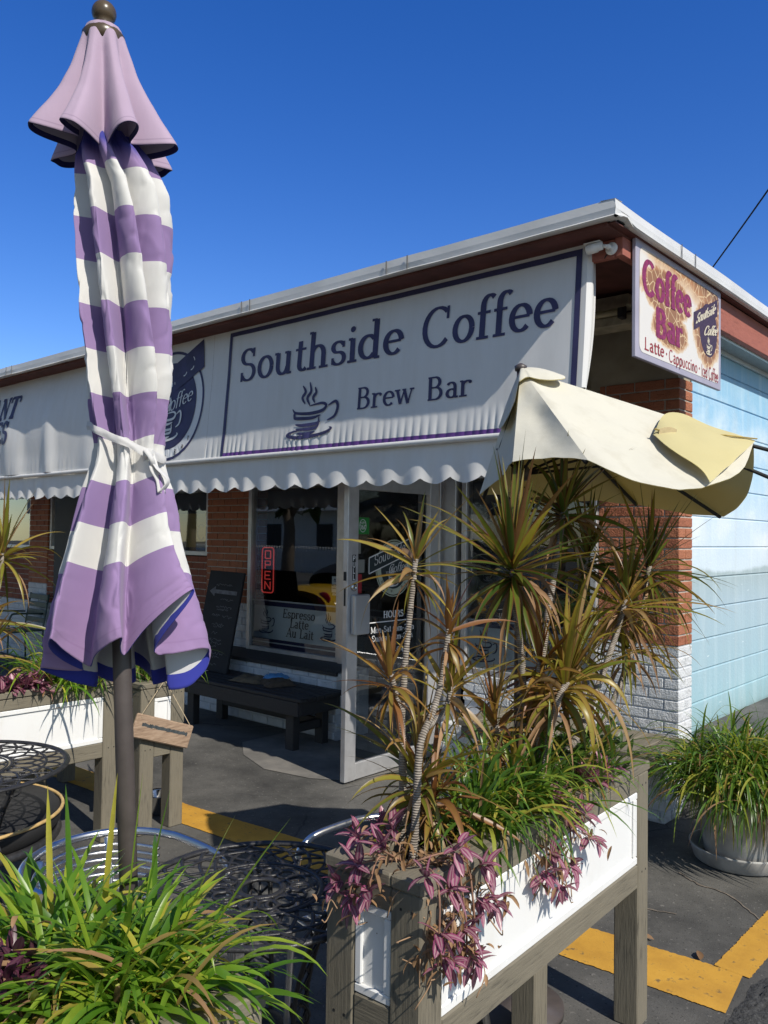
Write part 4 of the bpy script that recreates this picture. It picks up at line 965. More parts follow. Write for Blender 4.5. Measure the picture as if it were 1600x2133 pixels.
FL = [V(q) for q in ((-1.47, 3.433, 2.118), (-1.54, 3.758, 2.242), (-1.395, 3.911, 2.189), (-1.242, 4.059, 2.13), (-1.181, 3.595, 1.977), (-1.168, 3.267, 1.888), (-1.226, 3.311, 1.935), (-1.349, 3.344, 2.02))]
topE = catmull([FL[0], FL[1], FL[2], FL[3]], 8); botE = catmull([FL[0], FL[7], FL[6], FL[5]], 8); fnr = V((.55, -.45, .70)).normalized()
def flap(th):
    def fn(u, v):
        i = min(int(u*24), 24); a, b = topE[min(i, len(topE)-1)], botE[min(i, len(botE)-1)]
        bow = (FL[3].lerp(FL[5], v)-a.lerp(b, v))*0
        p = a.lerp(b, v); out = FL[4]-(FL[3]+FL[5])/2
        return p+fnr*(.018*sin(pi*u)**.6+.02*sin(pi*v)*u+.012*noise.noise(p*7)-th+.004)+out*(.35*u*u*sin(pi*v))
    return fn
k.grid(24, 14, flap(0)); k.cur = 1; k.grid(24, 14, flap(.003))
for a in range(2):
    k.cur = 0; E = [p+fnr*.024 for p in (topE if a else botE)]
k.build('folded_flap', [YELIN, CREAM], UC)
k = MB(); k.tube([FL[0]+fnr*.03, FL[0].lerp(FL[2], .3)+fnr*.036-V((0, 0, .04)), FL[3].lerp(FL[0], .35)+fnr*.045-V((0, 0, .015)), FL[3]+fnr*.02], .007, 8, flat=.5); k.build('hem_seam', plain('ochre_hem', (.42, .31, .10), .9, .2, 40), UC)
k = MB(); c = FL[0]+fnr*.034; k.grid(4, 3, lambda u, v: c+V((.01, .02, .0))+V((.045, .075, .0))*u+V((-.01, 0, -.055))*v*.7+fnr*.012*sin(pi*u)); k.build('rib_pocket', plain('beige_pocket', (.52, .42, .24), .9, .15, 30), UC)
# vent flap on top
k = MB()
VN = [HEM[q] for q in ('L', 'G', 'F', 'R', 'T', 'B1', 'B2', 'B3')]
def vent(th):
    def fn(u, v):
        x = u*8; i = int(x) % 8; t = x-int(x); h = VN[i].lerp(VN[(i+1) % 8], t); d = (h-UA).normalized(); ln = (.17+.05*sin(u*17+1))*(1 if i not in (0, 7) else 1.5)
        p = UA+V((0, 0, .006))+d*ln*v; lift = (.022+.016*sin(u*19))*v
        return p+V((0, 0, lift+.012*sin(pi*v)-th))+V((d.x, d.y, 0))*(.02*v)
    return fn
k.grid(64, 8, vent(0), True); k.cur = 1; k.grid(64, 8, vent(.003), True); k.build('vent_cap', [CREAM, YELIN], UC)
k = MB(); k.lathe([(.028, -.01), (.03, .012), (.014, .022), (.005, .026)], UA, 16); k.build('finial', POLEM, UC)
hub = V((-2.067, 3.322, 2.40))
for q, ext in (('L', 0), ('F', 0), ('T', .30), ('B1', 0), ('B2', 0), ('B3', 0)):
    h = HEM[q]; h = h+V((UA.x-h.x, UA.y-h.y, 0))*(.10 if q == 'L' else 0); dn = V((0, 0, -.016 if q != 'L' else -.03)); e = h+(h-hub).normalized()*ext
    k = MB(); k.tube([hub+dn, h+dn-(h-hub)*.02*(1 if not ext else 0), e+dn][:3 if ext else 2], .0095, 8); k.build('rib', DARK, UC)
k = MB(); k.tube([hub+V((0, 0, -.03)), (-1.293, 4.175, 2.008), (-1.176, 4.346, 1.94)], .0095, 8); k.build('rib', DARK, UC)
sl_ = V((-2.067, 3.322, 1.96))
for q in ('F', 'T', 'B2', 'L', 'B1'):
    h = hub.lerp(HEM[q], .55)-V((0, 0, .016)); k = MB(); k.tube([sl_, h], .007, 6); k.build('strut', DARK, UC)
MB.XF = None
# ================================================================ PLANTER BOXES
def planter(label, L, Wd, H, loc, rotz, ends=(True, True), group=None, mid=True):
    """local frame: x from -Wd to 0, y from 0 to L"""
    T = thing('planter_box', label, 'planter', loc); T.rotation_euler = (0, 0, rotz)
    p = .088
    for x in (-Wd, -p):
        for y in (0, L-p):
            y = y-.36 if (y > 0 and x < -p-.01 and mid) else y; k = MB(); k.box(x, x+p, y, y+p, 0, H-.032, .005); k.cur = 1
            for zz in (H-.075, H-.37):
                for s_ in (.028, .060):
                    for fx in (x-.0006, x+p-.0004): k.box(fx, fx+.001, y+s_, y+s_+.006, zz, zz+.006)
                    for fy in (y-.0006, y+p-.0004): k.box(x+s_, x+s_+.006, fy, fy+.001, zz, zz+.006)
            local(k, 'leg', [WOODZ, DARK], T)
    for x0 in (-.030, -Wd+.002):
        k = MB(); k.box(x0, x0+.028, p+.001, L-p-.001, H-.415, H-.335, .004); local(k, 'rail', WOODY, T)
        k = MB(); k.box(x0, x0+.028, p+.001, L-p-.001, H-.09, H-.033, .004); local(k, 'rail', WOODY, T)
    for y0 in (.002, L-.030):
        k = MB(); k.box(-Wd+p+.001, -p-.001, y0, y0+.028, H-.415, H-.305, .004); local(k, 'rail', WOODX, T)
        k = MB(); k.box(-Wd+p+.001, -p-.001, y0, y0+.028, H-.09, H-.033, .004); local(k, 'rail', WOODX, T)
    k = MB(); c = .105
    for bx, mt in (((-Wd-.004, -Wd+c-.02, -.004, L+.004), WOODY), ((-c+.02, .004, -.004, L+.004), WOODY), ((-Wd+c-.019, -c+.019, -.003, c-.02), WOODX), ((-Wd+c-.019, -c+.019, L-c+.02, L+.003), WOODX)):
        k = MB(); k.box(*bx, H-.031-(.0005 if mt is WOODX else 0), H-(.001 if mt is WOODX else 0), .004); local(k, 'top_board', mt, T)
    for side in (0, 1):
        xf = -.014 if side == 0 else -Wd+.014; s = -1 if side == 0 else 1
        k = MB(); k.box(min(xf, xf+s*.008), max(xf, xf+s*.008), p, L-p, H-.334, H-.091)
        a, b = (xf, xf+.010) if side == 0 else (xf-.010, xf)
        for z0, z1 in ((H-.334, H-.309), (H-.114, H-.091)): k.box(a, b, p+.001, L-p-.001, z0, z1, .003)
        for y0 in (p+.001, L-p-.026): k.box(a, b-.001 if side == 0 else b, y0, y0+.025, H-.3085, H-.1145, .003)
        for i in range(14):
            yy = p+.05+(L-2*p-.1)*i/13; k.box(a if side else b-.0005, (a+.0005) if side else b+.0008, yy, yy+.003, H-.323, H-.320)
        local(k, 'side_panel', WHITEP, T)
    for e in (0, 1):
        yf = .014 if e == 0 else L-.014; s = 1 if e == 0 else -1
        k = MB(); k.box(-Wd+p, -p, min(yf, yf+s*.008), max(yf, yf+s*.008), H-.304, H-.091)
        a, b = (yf-.010, yf) if e == 0 else (yf, yf+.010)
        for z0, z1 in ((H-.304, H-.282), (H-.110, H-.091)): k.box(-Wd+p+.001, -p-.001, a, b, z0, z1, .003)
        for x0 in (-Wd+p+.001, -p-.022): k.box(x0, x0+.021, a, b, H-.2815, H-.1105, .003)
        local(k, 'end_panel', WHITEP, T)
    k = MB()
    def so(u, v): 
        x = -Wd+.03+(Wd-.06)*u; y = .03+(L-.06)*v; return (x, y, H-.05+.02*noise.noise((x*9, y*9, 2))+.01*noise.noise((x*30, y*30, 2)))
    k.grid(12, 50, so); k.box(-Wd+.03, -.03, .03, L-.03, H-.33, H-.29); local(k, 'soil', SOIL, T)
    return T
PR = planter('long wooden planter with white panels in the right foreground holding tall spiky plants', 1.35, .285, .89, (-1.150, 1.455, 0), rad(2.6))
PF = planter('wooden planter mostly hidden under the strap leaves in the bottom left corner', 1.5*.42, .30, .89, (-1.08, .94, 0), rad(88), mid=False)
PA = planter('wooden planter by the bench walkway with a small tilted plank hung on its end', 1.3, .285, .83, (-3.99, 2.835, 0), rad(90), mid=False)
PL = planter('long wooden planter with a bright white side behind the left iron table', 1.40, .285, .87, (-4.05, 1.05, 0), rad(0))
# little hanging plank sign
T = thing('hanging_plank', 'small worn wooden plank hanging tilted from a cord on the planter end', 'sign', (-3.965, 2.68, .83))
m_ = N('worn_plank'); a = m_.noise(10, m_.obj((8, 1, 8)), 6, .65); b = m_.noise(3, m_.obj((3, 1, 3)), 4)
cc = m_.ramp(a, [(.3, (.20, .13, .085)), (.55, (.36, .25, .17)), (.75, (.46, .35, .26))]); m_.bump(a, .4, .003); PLK = m_.fin(cc, .85)
k = MB(); Mx = Matrix.Translation((-3.962, 2.672, .56)) @ Matrix.Rotation(rad(-19.5), 4, 'X'); k.box(-.010, .010, -.195, .195, -.065, .065, .006, Mx); Pk = k.build('plank', PLK, T)
k = MB()
for i in range(26):
    y = -.15+.012*i; z = .012+.004*noise.noise((i*.5, 0, 0)); h = .010+.006*noise.noise((i*.9, 3, 0)); 
    k.poly([Mx @ V((.0107, y, z-h)), Mx @ V((.0107, y+.0125, z-h*.8)), Mx @ V((.0107, y+.0125, z+h*.7)), Mx @ V((.0107, y, z+h))])
k.build('paint_remnant', plain('slate_paint_remnant', (.055, .065, .07), .9, .4, 60), Pk)
k = MB()
for y in (-.165, .165): k.tube([V((-3.951, 2.672, .845)), Mx @ V((.004, y, .066)), Mx @ V((.012, y, .045))], .0022, 5)
k.build('cord', ROPE, T)
# ================================================================ IRON TABLES
def iron_table(label, loc, rt_, h, rotz):
    T = thing('iron_table', label, 'table', loc); T.rotation_euler = (0, 0, rotz)
    k = MB(); R = rt_
    for r, w, zz in ((R*.985, .013, 0), (R*.80, .006, .001), (R*.50, .007, .001), (R*.46, .004, .0), (R*.18, .01, 0)):
        k.tube([(r*cos(2*pi*i/56), r*sin(2*pi*i/56), h-.012+zz) for i in range(56)], w, 8, closed=True, flat=.6)
    nS = 26
    for s in (-1, 1):
        for i in range(nS):
            a0 = 2*pi*i/nS; P = []
            for j in range(9): r = R*(.50+.47*j/8); t = a0+s*(.52*(j/8)); P.append((r*cos(t), r*sin(t), h-.0125+s*.003*sin(j*pi/2)))
            k.tube(P, .0062, 5, flat=.5)
    for i in range(20):
        a0 = 2*pi*i/20; P = []
        for j in range(7): r = R*(.19+.27*j/6); t = a0+.5*sin(j/6*pi)*(1 if i % 2 else -1)*.6; P.append((r*cos(t), r*sin(t), h-.012))
        k.tube(P, .006, 5, flat=.5)
    for i in range(14):
        a0 = 2*pi*i/14; c = (R*.32*cos(a0), R*.32*sin(a0)); k.tube([(c[0]+.028*cos(q*pi/5), c[1]+.028*sin(q*pi/5), h-.011) for q in range(10)], .005, 5, closed=True)
    local(k, 'tabletop', IRON, T)
    for a in range(3):
        an = 2*pi*a/3; k = MB()
        def W_(r, z, o=0): return (r*cos(an)-o*sin(an), r*sin(an)+o*cos(an), z)
        pr = lambda t: (R*(.62-.25*sin(pi*min(1, t*1.1))+.42*max(0, t-.55)**1.2), h-.03-(h-.03)*t)
        for o in (-.035, .035): k.tube([W_(*pr(j/14), o*(1.1-.55*abs(j/14-.5))) for j in range(15)], .007, 6)
        for j in range(13):
            r0, z0 = pr(j/13); r1, z1 = pr((j+1)/13); q0, q1 = .035*(1.1-.55*abs(j/13-.5)), .035*(1.1-.55*abs((j+1)/13-.5))
            k.tube([W_(r0, z0, -q0), W_(r1, z1, q1)], .0035, 5); k.tube([W_(r0, z0, q0), W_(r1, z1, -q1)], .0035, 5)
        for zt_ in (.9, .55): r0, z0 = pr(1-zt_); k.tube([W_(r0+.03*cos(q*pi/5), z0+.03*sin(q*pi/5)) for q in range(10)], .004, 5, closed=True)
        local(k, 'leg', IRON, T)
    k = MB(); k.lathe([(.05, h*.42), (.07, h*.43), (.07, h*.445), (.05, h*.45)], n=20); local(k, 'hub', IRON, T)
    return T
iron_table('round black openwork iron table with its rim tucked against the right planter', (-1.785, 1.535, 0), .345, .685, .35)
iron_table('round black openwork iron table cut off at the left edge', (-3.45, 1.36, 0), .43, .73, rad(-72))
# ================================================================ ALUMINIUM CHAIRS
def alu_chair(label, loc, rotz, group):
    """faces local +X"""
    T = thing('aluminium_chair', label, 'chair', loc, group); T.rotation_euler = (0, 0, rotz)
    k = MB(); w = .255
    arc = [(-.02+.24*cos(t)*-1, w*sin(t), .685) for t in [rad(-90+180*i/22) for i in range(23)]]
    P = [(.25, -w+.015, .02), (.23, -w+.01, .35), (.21, -w+.005, .60), (.17, -w, .655), (.11, -w, .675)]+[(x, y, z+.03*max(0, -x-.05)) for x, y, z in arc]+[(.11, w, .675), (.17, w, .655), (.21, w-.005, .60), (.23, w-.01, .35), (.25, w-.015, .02)]
    k.tube(catmull(P, 4), .0125, 10); local(k, 'arm_frame', ALU, T)
    for i in range(8):
        z = .485+.023*i; k = MB(); rr = .215; k.tube([(-.02-rr*cos(t)*1.0, w*.86*sin(t), z+.02*cos(t)) for t in [rad(-78+156*j/18) for j in range(19)]], .008, 6, flat=.6); local(k, 'back_slat', ALU, T)
    for i in range(11):
        x = -.19+.041*i; hw = .215 if x > -.05 else .215*math.sqrt(max(.1, 1-((x+.05)/.2)**2)); k = MB(); k.tube([(x, -hw, .435), (x, 0, .428), (x, hw, .435)], .0155, 6, flat=.3); local(k, 'seat_slat', ALU, T)
    k = MB(); k.tube([(.2, -.22, .425), (-.16, -.20, .425)], .010, 8); k.tube([(.2, .22, .425), (-.16, .20, .425)], .010, 8); k.tube([(.2, -.22, .425), (.2, .22, .425)], .010, 8); local(k, 'seat_frame', ALU, T)
    for s in (-1, 1):
        k = MB(); k.tube([(-.20, s*.12, .685), (-.19, s*.14, .45), (-.24, s*.20, .02)], .0115, 8); local(k, 'rear_leg', ALU, T)
    for s in (-1, 1):
        k = MB(); k.lathe([(.013, 0), (.015, .004), (.015, .03), (.012, .032)], (.25, s*(w-.015), 0), 10); local(k, 'foot_cap', DARK, T)
    return T
CH = alu_chair('aluminium slat armchair behind the closed parasol pole', (-2.20, 1.34, 0), rad(8), 'aluminium armchairs at the iron table')
dup(CH, (-1.70, 2.02, 0), rad(-100), 'aluminium armchair beside the far end of the right planter', 'aluminium armchairs at the iron table')
# round tub chair by the left table
T = thing('round_chair', 'low round black seated chair with a tan rim beside the left iron table', 'chair', (-3.84, 1.52, 0))
k = MB(); k.lathe([(.40, .30), (.445, .36), (.45, .40), (.43, .425), (.30, .432), (.02, .434)], (-3.84, 1.52, 0), 40); k.build('seat', DARK, T)
k = MB(); k.tube([(-3.84+.452*cos(2*pi*i/48), 1.52+.452*sin(2*pi*i/48), 0.415) for i in range(48)], .008, 8, closed=True); k.build('rim', plain('tan_rim', (.55, .37, .15), .5, .2, 30), T)
k = MB(); k.tube([(-3.84+.43*cos(2*pi*i/48), 1.52+.43*sin(2*pi*i/48), .31) for i in range(48)], .02, 8, closed=True); k.build('lower_ring', IRON, T)
for i in range(4):
    a = pi/4+i*pi/2; k = MB(); k.tube([(-3.84+.36*cos(a), 1.52+.36*sin(a), .31), (-3.84+.38*cos(a), 1.52+.38*sin(a), 0)], .014, 8); k.build('leg', IRON, T)
# green metal chair far left
T = thing('metal_chair', 'green slatted metal chair against the shaded wall at far left', 'chair', (-10.2, 4.75, 0))
GRM = plain('dull_green_enamel', (.06, .09, .075), .45, .2, 12)
for s in (0, 1):
    x = -10.45+.48*s; k = MB(); k.tube(catmull([(x, 4.52, 0), (x, 4.52, .44), (x, 4.54, .62), (x, 4.62, .66), (x, 4.95, .64)], 4), .012, 6); k.tube([(x, 4.97, 0), (x, 4.95, .45), (x, 5.02, .88)], .012, 6); k.build('side_frame', GRM, T)
for i in range(4): k = MB(); k.box(-10.45, -9.97, 4.965+.012*i, 4.98+.012*i, .52+.095*i, .585+.095*i, .004); k.build('back_slat', GRM, T)
k = MB(); k.box(-10.45, -9.97, 4.52, 4.95, .425, .445, .006); k.build('seat', GRM, T)
# stainless bowl
k = MB(); k.lathe([(.085, 0), (.105, .01), (.088, .10), (.094, .105), (.092, .109), (.082, .10), (.07, .03), (.005, .026)], (-4.28, 2.87, 0), 28)
one('metal_bowl', k, STEEL, 'stainless steel pet bowl on the ground under the plank planter', 'bowl', (-4.28, 2.87, 0))
# ================================================================ BENCH AND CHALKBOARD
T = thing('bench', 'low black slatted wooden bench below the left window', 'bench', (-5.35, 4.55, 0))
k = MB(); y = 4.30
while y < 4.77: k.box(-6.15, -4.58, y, y+.078, .390+random.uniform(-.002, .002), .420, .005); y += .086
k.build('seat', BLACKW, T)
for y in (4.305, 4.735): k = MB(); k.box(-6.13, -4.62, y, y+.035, .280, .389, .004); k.build('apron', BLACKW, T)
k = MB(); k.box(-4.655, -4.62, 4.342, 4.733, .280, .389, .004); k.build('end_apron', BLACKW, T)
for x in (-6.08, -4.80):
    for y in (4.345, 4.66): k = MB(); k.box(x, x+.09, y, y+.07, 0, .389, .004); k.build('leg', BLACKW, T)
k = MB(); k.box(-5.99, -4.801, 4.66, 4.70, .13, .20, .004); k.build('stretcher', BLACKW, T)
k = MB(); k.box(-4.78, -4.73, 4.416, 4.659, .13, .20, .004); k.build('stretcher', BLACKW, T)
TANC = plain('tan_cloth', (.17, .125, .075), .95, .25, 30, .4, 60)
def cloth(loc, sx, sy, hgt, seed, mt, name, label, cat, rz):
    k = MB()
    def fn(u, v):
        x = (u-.5)*sx*(1+.1*noise.noise((u*3, v*3, seed))); y = (v-.5)*sy*(1+.15*noise.noise((u*3, v*3, seed+9)))
        e = min(1, 6*min(u, 1-u))*min(1, 6*min(v, 1-v)); z = hgt*e*(.8+.45*noise.noise((u*4, v*4, seed+3)))+.006*noise.noise((u*12, v*9, seed))
        c_, s_ = cos(rz), sin(rz); return (loc[0]+x*c_-y*s_, loc[1]+x*s_+y*c_, loc[2]+max(0, z))
    k.grid(26, 18, fn); return one(name, k, mt, label, cat, loc)
cloth((-5.47, 4.56, .423), .36, .24, .035, 2, TANC, 'folded_cloth', 'folded tan cloth lying on the bench, left of the dark one', 'cloth', .2)
cloth((-5.20, 4.60, .423), .30, .26, .045, 11, plain('dark_brown_cloth', (.10, .07, .045), .95, .3, 25), 'folded_cloth', 'crumpled darker brown cloth on the bench', 'cloth', -.3)
cloth((-5.32, 4.70, .445), .20, .16, .035, 21, plain('blue_paper', (.10, .30, .58), .6, .1, 20), 'face_mask', 'light blue paper mask lying across the cloths on the bench', 'mask', .35)
T = thing('chalkboard', 'tall black chalkboard menu with an arrow leaning on the brick pillar', 'sign', (-6.12, 4.72, .425))
Mx = Matrix.Translation((-6.12, 4.60, .425)) @ Matrix.Rotation(rad(-11), 4, 'X') @ Matrix.Rotation(rad(1), 4, 'Y')
k = MB(); k.box(-.25, .25, 0, .025, 0, .91, .004, Mx); p = k.build('board', plain('blackboard', (.016, .016, .018), .8, .3, 6), T)
k = MB(); fb = lambda u, v, o: Mx @ V((u, -o, v))
lay(k, [[[(-.12, .70), (.20, .70), (.20, .735), (-.12, .735)], [(-.12, .67), (-.12, .765), (-.20, .717), (-.20, .717)]]], fb, .0015)
rw = random.Random(3)
for z, x0, x1 in ((.78, -.12, .12), (.645, -.02, .17), (.58, -.06, .17), (.555, -.05, .12), (.50, -.1, .02), (.495, .05, .19), (.42, -.08, .1), (.40, -.05, .08), (.34, -.06, .03), (.28, -.1, .1), (.25, -.05, .12), (.22, -.08, .05), (.16, -.14, .16), (.13, -.1, .12), (.06, -.05, .1)):
    x = x0; P = []
    while x < x1: P.append((x, z+rw.uniform(-.010, .014))); x += rw.uniform(.007, .014)
    lay(k, [brush(P, .0035, False)], fb, .0015)
k.build('chalk_marks', CHALK, p)
# neon OPEN sign hanging inside the window
T = thing('neon_open_sign', 'vertical red neon OPEN sign hanging inside the left window', 'sign', (-5.955, 5.14, 1.33))
neon = N('red_neon_tube'); neon.fin((.5, .05, .05), .4); neon.p.inputs['Emission Color'].default_value = (1, .09, .08, 1); neon.p.inputs['Emission Strength'].default_value = .26; NEON = neon.m
k = MB(); nx, nz = -5.955, 1.33
k.box(nx-.095, nx+.095, 5.15, 5.17, nz-.22, nz+.225, .01); k.build('backing', DARK, T)
k = MB(); rr = .022
def rrect(cx, cz, w, h, r): return [(cx+sx*(w-r)+r*cos(rad(a)), 5.135, cz+sz*(h-r)+r*sin(rad(a))) for sx, sz, a0 in ((1, 1, 0), (-1, 1, 90), (-1, -1, 180), (1, -1, 270)) for a in range(a0, a0+91, 30)]
k.tube(rrect(nx, nz, .082, .212, .03), .006, 6, closed=True); k.build('border_tube', NEON, T)
for ch, cz in zip('OPEN', (.145, .048, -.05, -.145)):
    z = nz+cz; h, w = .036, .038; k = MB()
    q = lambda *L: k.tube([(nx+a*w, 5.135, z+b*h) for a, b in L], .006, 6)
    if ch == 'O': k.tube(rrect(nx, z, w, h, .008), .006, 6, closed=True)
    if ch == 'P': q((-1, -1), (-1, 1), (.9, 1), (.9, 0), (-.9, 0))
    if ch == 'E': q((1, -1), (-1, -1), (-1, 1), (1, 1)); q((-.9, 0), (.6, 0))
    if ch == 'N': q((-1, -1), (-1, 1), (1, -1), (1, 1))
    k.build('letter_tube', NEON, T)
k = MB()
for s in (-.06, .06): k.tube([(nx+s, 5.16, nz+.22), (nx+s*.3, 5.16, 2.15)], .0015, 4)
k.build('hanging_wire', DARK, T)
# yellow letter sign inside the far left window
T = thing('window_poster', 'yellow poster with a dark letter C inside the left restaurant window', 'poster', (-7.2, 5.2, 1.7))
k = MB(); k.box(-7.62, -6.90, 5.20, 5.206, 1.52, 1.875, .002); p = k.build('poster_sheet', plain('mustard_sheet', (.34, .25, .045), .7, .15, 8), T)
k = MB(); g, L = text2d('C', .22, .16, .10, False, sans=True); lay(k, g, lambda u, v, o: (-7.17+u, 5.1985-o, 1.60+v), .0005); k.build('letter', DARK, p)
# ================================================================ PLANTS
def dirv(az, el): return V((cos(az)*cos(el), sin(az)*cos(el), sin(el)))
GA = 2.39996
def head(k, p, axis, n, L, w, seedr=0, droopk=1.0):
    """a tuft of blades: young ones upright, older ones bent or hanging, uneven in length"""
    axis = V(axis).normalized(); q = V((0, 0, 1)).rotation_difference(axis); lean = random.uniform(0, 6.28)
    n = int(n*.8)
    for i in range(n):
        t = i/(n-1); az = i*GA+random.gauss(0, .45)
        el = rad(86-122*t**.95+random.gauss(0, 15)+14*cos(az-lean))
        d = q @ dirv(az, el)
        l = L*(.6+.42*sin(pi*min(1, .12+t*.85)))*random.uniform(.62, 1.22)
        o = V(p)-axis*(.065*t)
        dr = (.15+1.2*t*random.uniform(.2, 1.9))*droopk
        if random.random() < .14: dr *= 2.4
        k.leaf(o+d*.006, d, l, w*1.22*random.uniform(.7, 1.2), dr, 10, 'lance', .35, random.uniform(-.5, .5))
def spiky(label, trunks, heads, loc):
    T = thing('spiky_plant', label, 'plant', loc, 'tall spiky plants in the planters')
    for P, r0, r1 in trunks:
        k = MB(); Q = catmull(P, 7); n = len(Q)
        r0, r1 = r0*.86, r1*.86; k.tube(Q, [r0+(r1-r0)*i/(n-1)+.0008*sin(i*2.1) for i in range(n)], 10); k.build('trunk', BARK, T)
    for p, ax, n, L, w, mt, dk in heads:
        k = MB(); head(k, p, ax, n, L, w, 0, dk); k.build('leaf_rosette', mt, T)
        k = MB()
        for i in range(max(5, n//6)):
            o = V(p)-V(ax).normalized()*random.uniform(.03, .11); az = random.uniform(0, 6.28); k.leaf(o, dirv(az, rad(random.uniform(-60, 10))), L*random.uniform(.45, .9), w*.8, random.uniform(1.5, 4), 9, 'lance', .6, random.uniform(-1, 1))
        k.build('dry_leaves', DRYL, T)
    return T
dn = lambda L: [V(q) for q in L][::-1]
spiky('bare curved stem with a wide tuft beside the green door sticker and a second below', [
    (dn([(-1.36, 1.679, 1.602), (-1.36, 1.653, 1.427), (-1.36, 1.641, 1.338), (-1.36, 1.636, 1.28), (-1.36, 1.629, 1.191), (-1.36, 1.637, 1.083), (-1.36, 1.638, .83)]), .013, .0085),
    (dn([(-1.36, 1.587, 1.312), (-1.36, 1.602, 1.268), (-1.36, 1.630, 1.19)]), .010, .008)],
    [((-1.36, 1.682, 1.612), (0, .2, 1), 34, .205, .0165, DRAC, .8), ((-1.36, 1.582, 1.318), (0, -.1, 1), 34, .19, .0155, DRACR, .9)], (-1.36, 1.638, .84))
spiky('pale ringed stem leaning right at the front of the planter with two small tufts', [
    (dn([(-1.29, 1.735, 1.432), (-1.29, 1.722, 1.368), (-1.29, 1.709, 1.303), (-1.29, 1.685, 1.246), (-1.29, 1.656, 1.198), (-1.29, 1.624, 1.155), (-1.29, 1.612, 1.089), (-1.29, 1.608, 1.004), (-1.29, 1.591, .83)]), .0125, .0085),
    (dn([(-1.285, 1.738, 1.272), (-1.287, 1.716, 1.213), (-1.29, 1.648, 1.181)]), .009, .007)],
    [((-1.29, 1.737, 1.436), (.05, .1, 1), 30, .17, .0155, DRACR, .8), ((-1.285, 1.742, 1.278), (.1, .15, 1), 32, .20, .016, DRAC, .9)], (-1.29, 1.591, .84))
spiky('low golden tuft spraying out around the foot of the pale ringed stem', [
    (dn([(-1.33, 1.665, 1.07), (-1.325, 1.65, .95), (-1.32, 1.64, .83)]), .012, .010)],
    [((-1.33, 1.668, 1.06), (0, 0, 1), 66, .27, .0165, DRAC, 1.25), ((-1.30, 1.70, 1.0), (.2, .2, .8), 36, .25, .015, DRACR, 1.5)], (-1.32, 1.64, .84))
spiky('tall stem with the big dark green tuft in front of the cream parasol pole', [
    (dn([(-1.36, 2.148, 1.567), (-1.36, 2.161, 1.486), (-1.36, 2.184, 1.382), (-1.36, 2.209, 1.248), (-1.36, 2.218, 1.025), (-1.36, 2.229, .83)]), .015, .011)],
    [((-1.36, 2.150, 1.59), (0, 0, 1), 95, .37, .022, DRACD, .7)], (-1.36, 2.229, .84))
spiky('tallest stem whose tuft reaches up under the cream parasol canopy', [
    (dn([(-1.33, 2.41, 1.798), (-1.33, 2.393, 1.702), (-1.33, 2.357, 1.581), (-1.33, 2.305, 1.406), (-1.33, 2.273, 1.244), (-1.33, 2.252, 1.068), (-1.33, 2.227, .83)]), .015, .010)],
    [((-1.33, 2.405, 1.775), (0, .1, 1), 72, .27, .021, DRACD, .8)], (-1.33, 2.227, .84))
spiky('slim stem with a dark tuft low behind the tallest one', [
    (dn([(-1.40, 2.70, 1.60), (-1.4, 2.677, 1.444), (-1.4, 2.593, 1.199), (-1.4, 2.53, .962), (-1.4, 2.499, .83)]), .012, .009)],
    [((-1.40, 2.705, 1.61), (0, .1, 1), 56, .28, .017, DRACD, .9), ((-1.40, 2.59, 1.30), (.3, -.1, 1), 46, .27, .017, DRAC, 1.3)], (-1.4, 2.499, .84))
spiky('farthest right stem with an olive tuft against the orange brick corner', [
    (dn([(-1.28, 2.963, 1.564), (-1.28, 2.89, 1.371), (-1.28, 2.715, 1.149), (-1.28, 2.521, .985), (-1.28, 2.408, .83)]), .013, .010)],
    [((-1.27, 2.80, 1.30), (.4, .2, 1), 46, .27, .017, DRAC, 1.5), ((-1.28, 2.968, 1.572), (.1, .2, 1), 74, .34, .018, DRACD, 1.0)], (-1.28, 2.408, .84))
spiky('bent ringed stem with the bright yellow green tuft nearest the right end', [
    (dn([(-1.25, 2.70, 1.45), (-1.25, 2.638, 1.358), (-1.25, 2.546, 1.241), (-1.25, 2.479, 1.165), (-1.25, 2.364, 1.048), (-1.25, 2.245, .982), (-1.25, 2.175, .85)]), .0145, .011)],
    [((-1.25, 2.705, 1.458), (.1, .3, 1), 72, .34, .020, DRAC, 1.1)], (-1.25, 2.175, .85))
spiky('short stem whose golden tuft droops over the planter edge on the right', [
    (dn([(-1.235, 2.262, 1.225), (-1.24, 2.218, 1.179), (-1.24, 2.166, 1.069), (-1.24, 2.103, .84)]), .014, .011)],
    [((-1.235, 2.268, 1.235), (.15, .3, .9), 84, .37, .019, DRAC, 1.9)], (-1.24, 2.103, .85))
spiky('small coppery red tuft in the middle between the taller stems', [
    (dn([(-1.32, 2.244, 1.279), (-1.32, 2.234, 1.176), (-1.32, 2.222, 1.031), (-1.32, 2.196, .83)]), .012, .009),
    (dn([(-1.38, 2.10, 1.10), (-1.37, 2.12, .98), (-1.37, 2.13, .83)]), .011, .009)],
    [((-1.32, 2.246, 1.288), (0, 0, 1), 48, .24, .015, DRACR, 1.0), ((-1.38, 2.09, 1.12), (-.1, -.1, 1), 40, .24, .016, DRACR, 1.2), ((-1.34, 2.23, 1.12), (.2, .1, 1), 40, .25, .016, DRAC, 1.5)], (-1.32, 2.196, .84))
spiky('spiky plant with a golden tuft at the far left edge of the photo', [
    ([(-4.19, 1.75, .79), (-4.17, 1.80, 1.1), (-4.15, 1.845, 1.55)], .016, .011)],
    [((-4.15, 1.849, 1.57), (0, 0, 1), 50, .36, .02, DRAC, .8)], (-4.19, 1.75, .8))
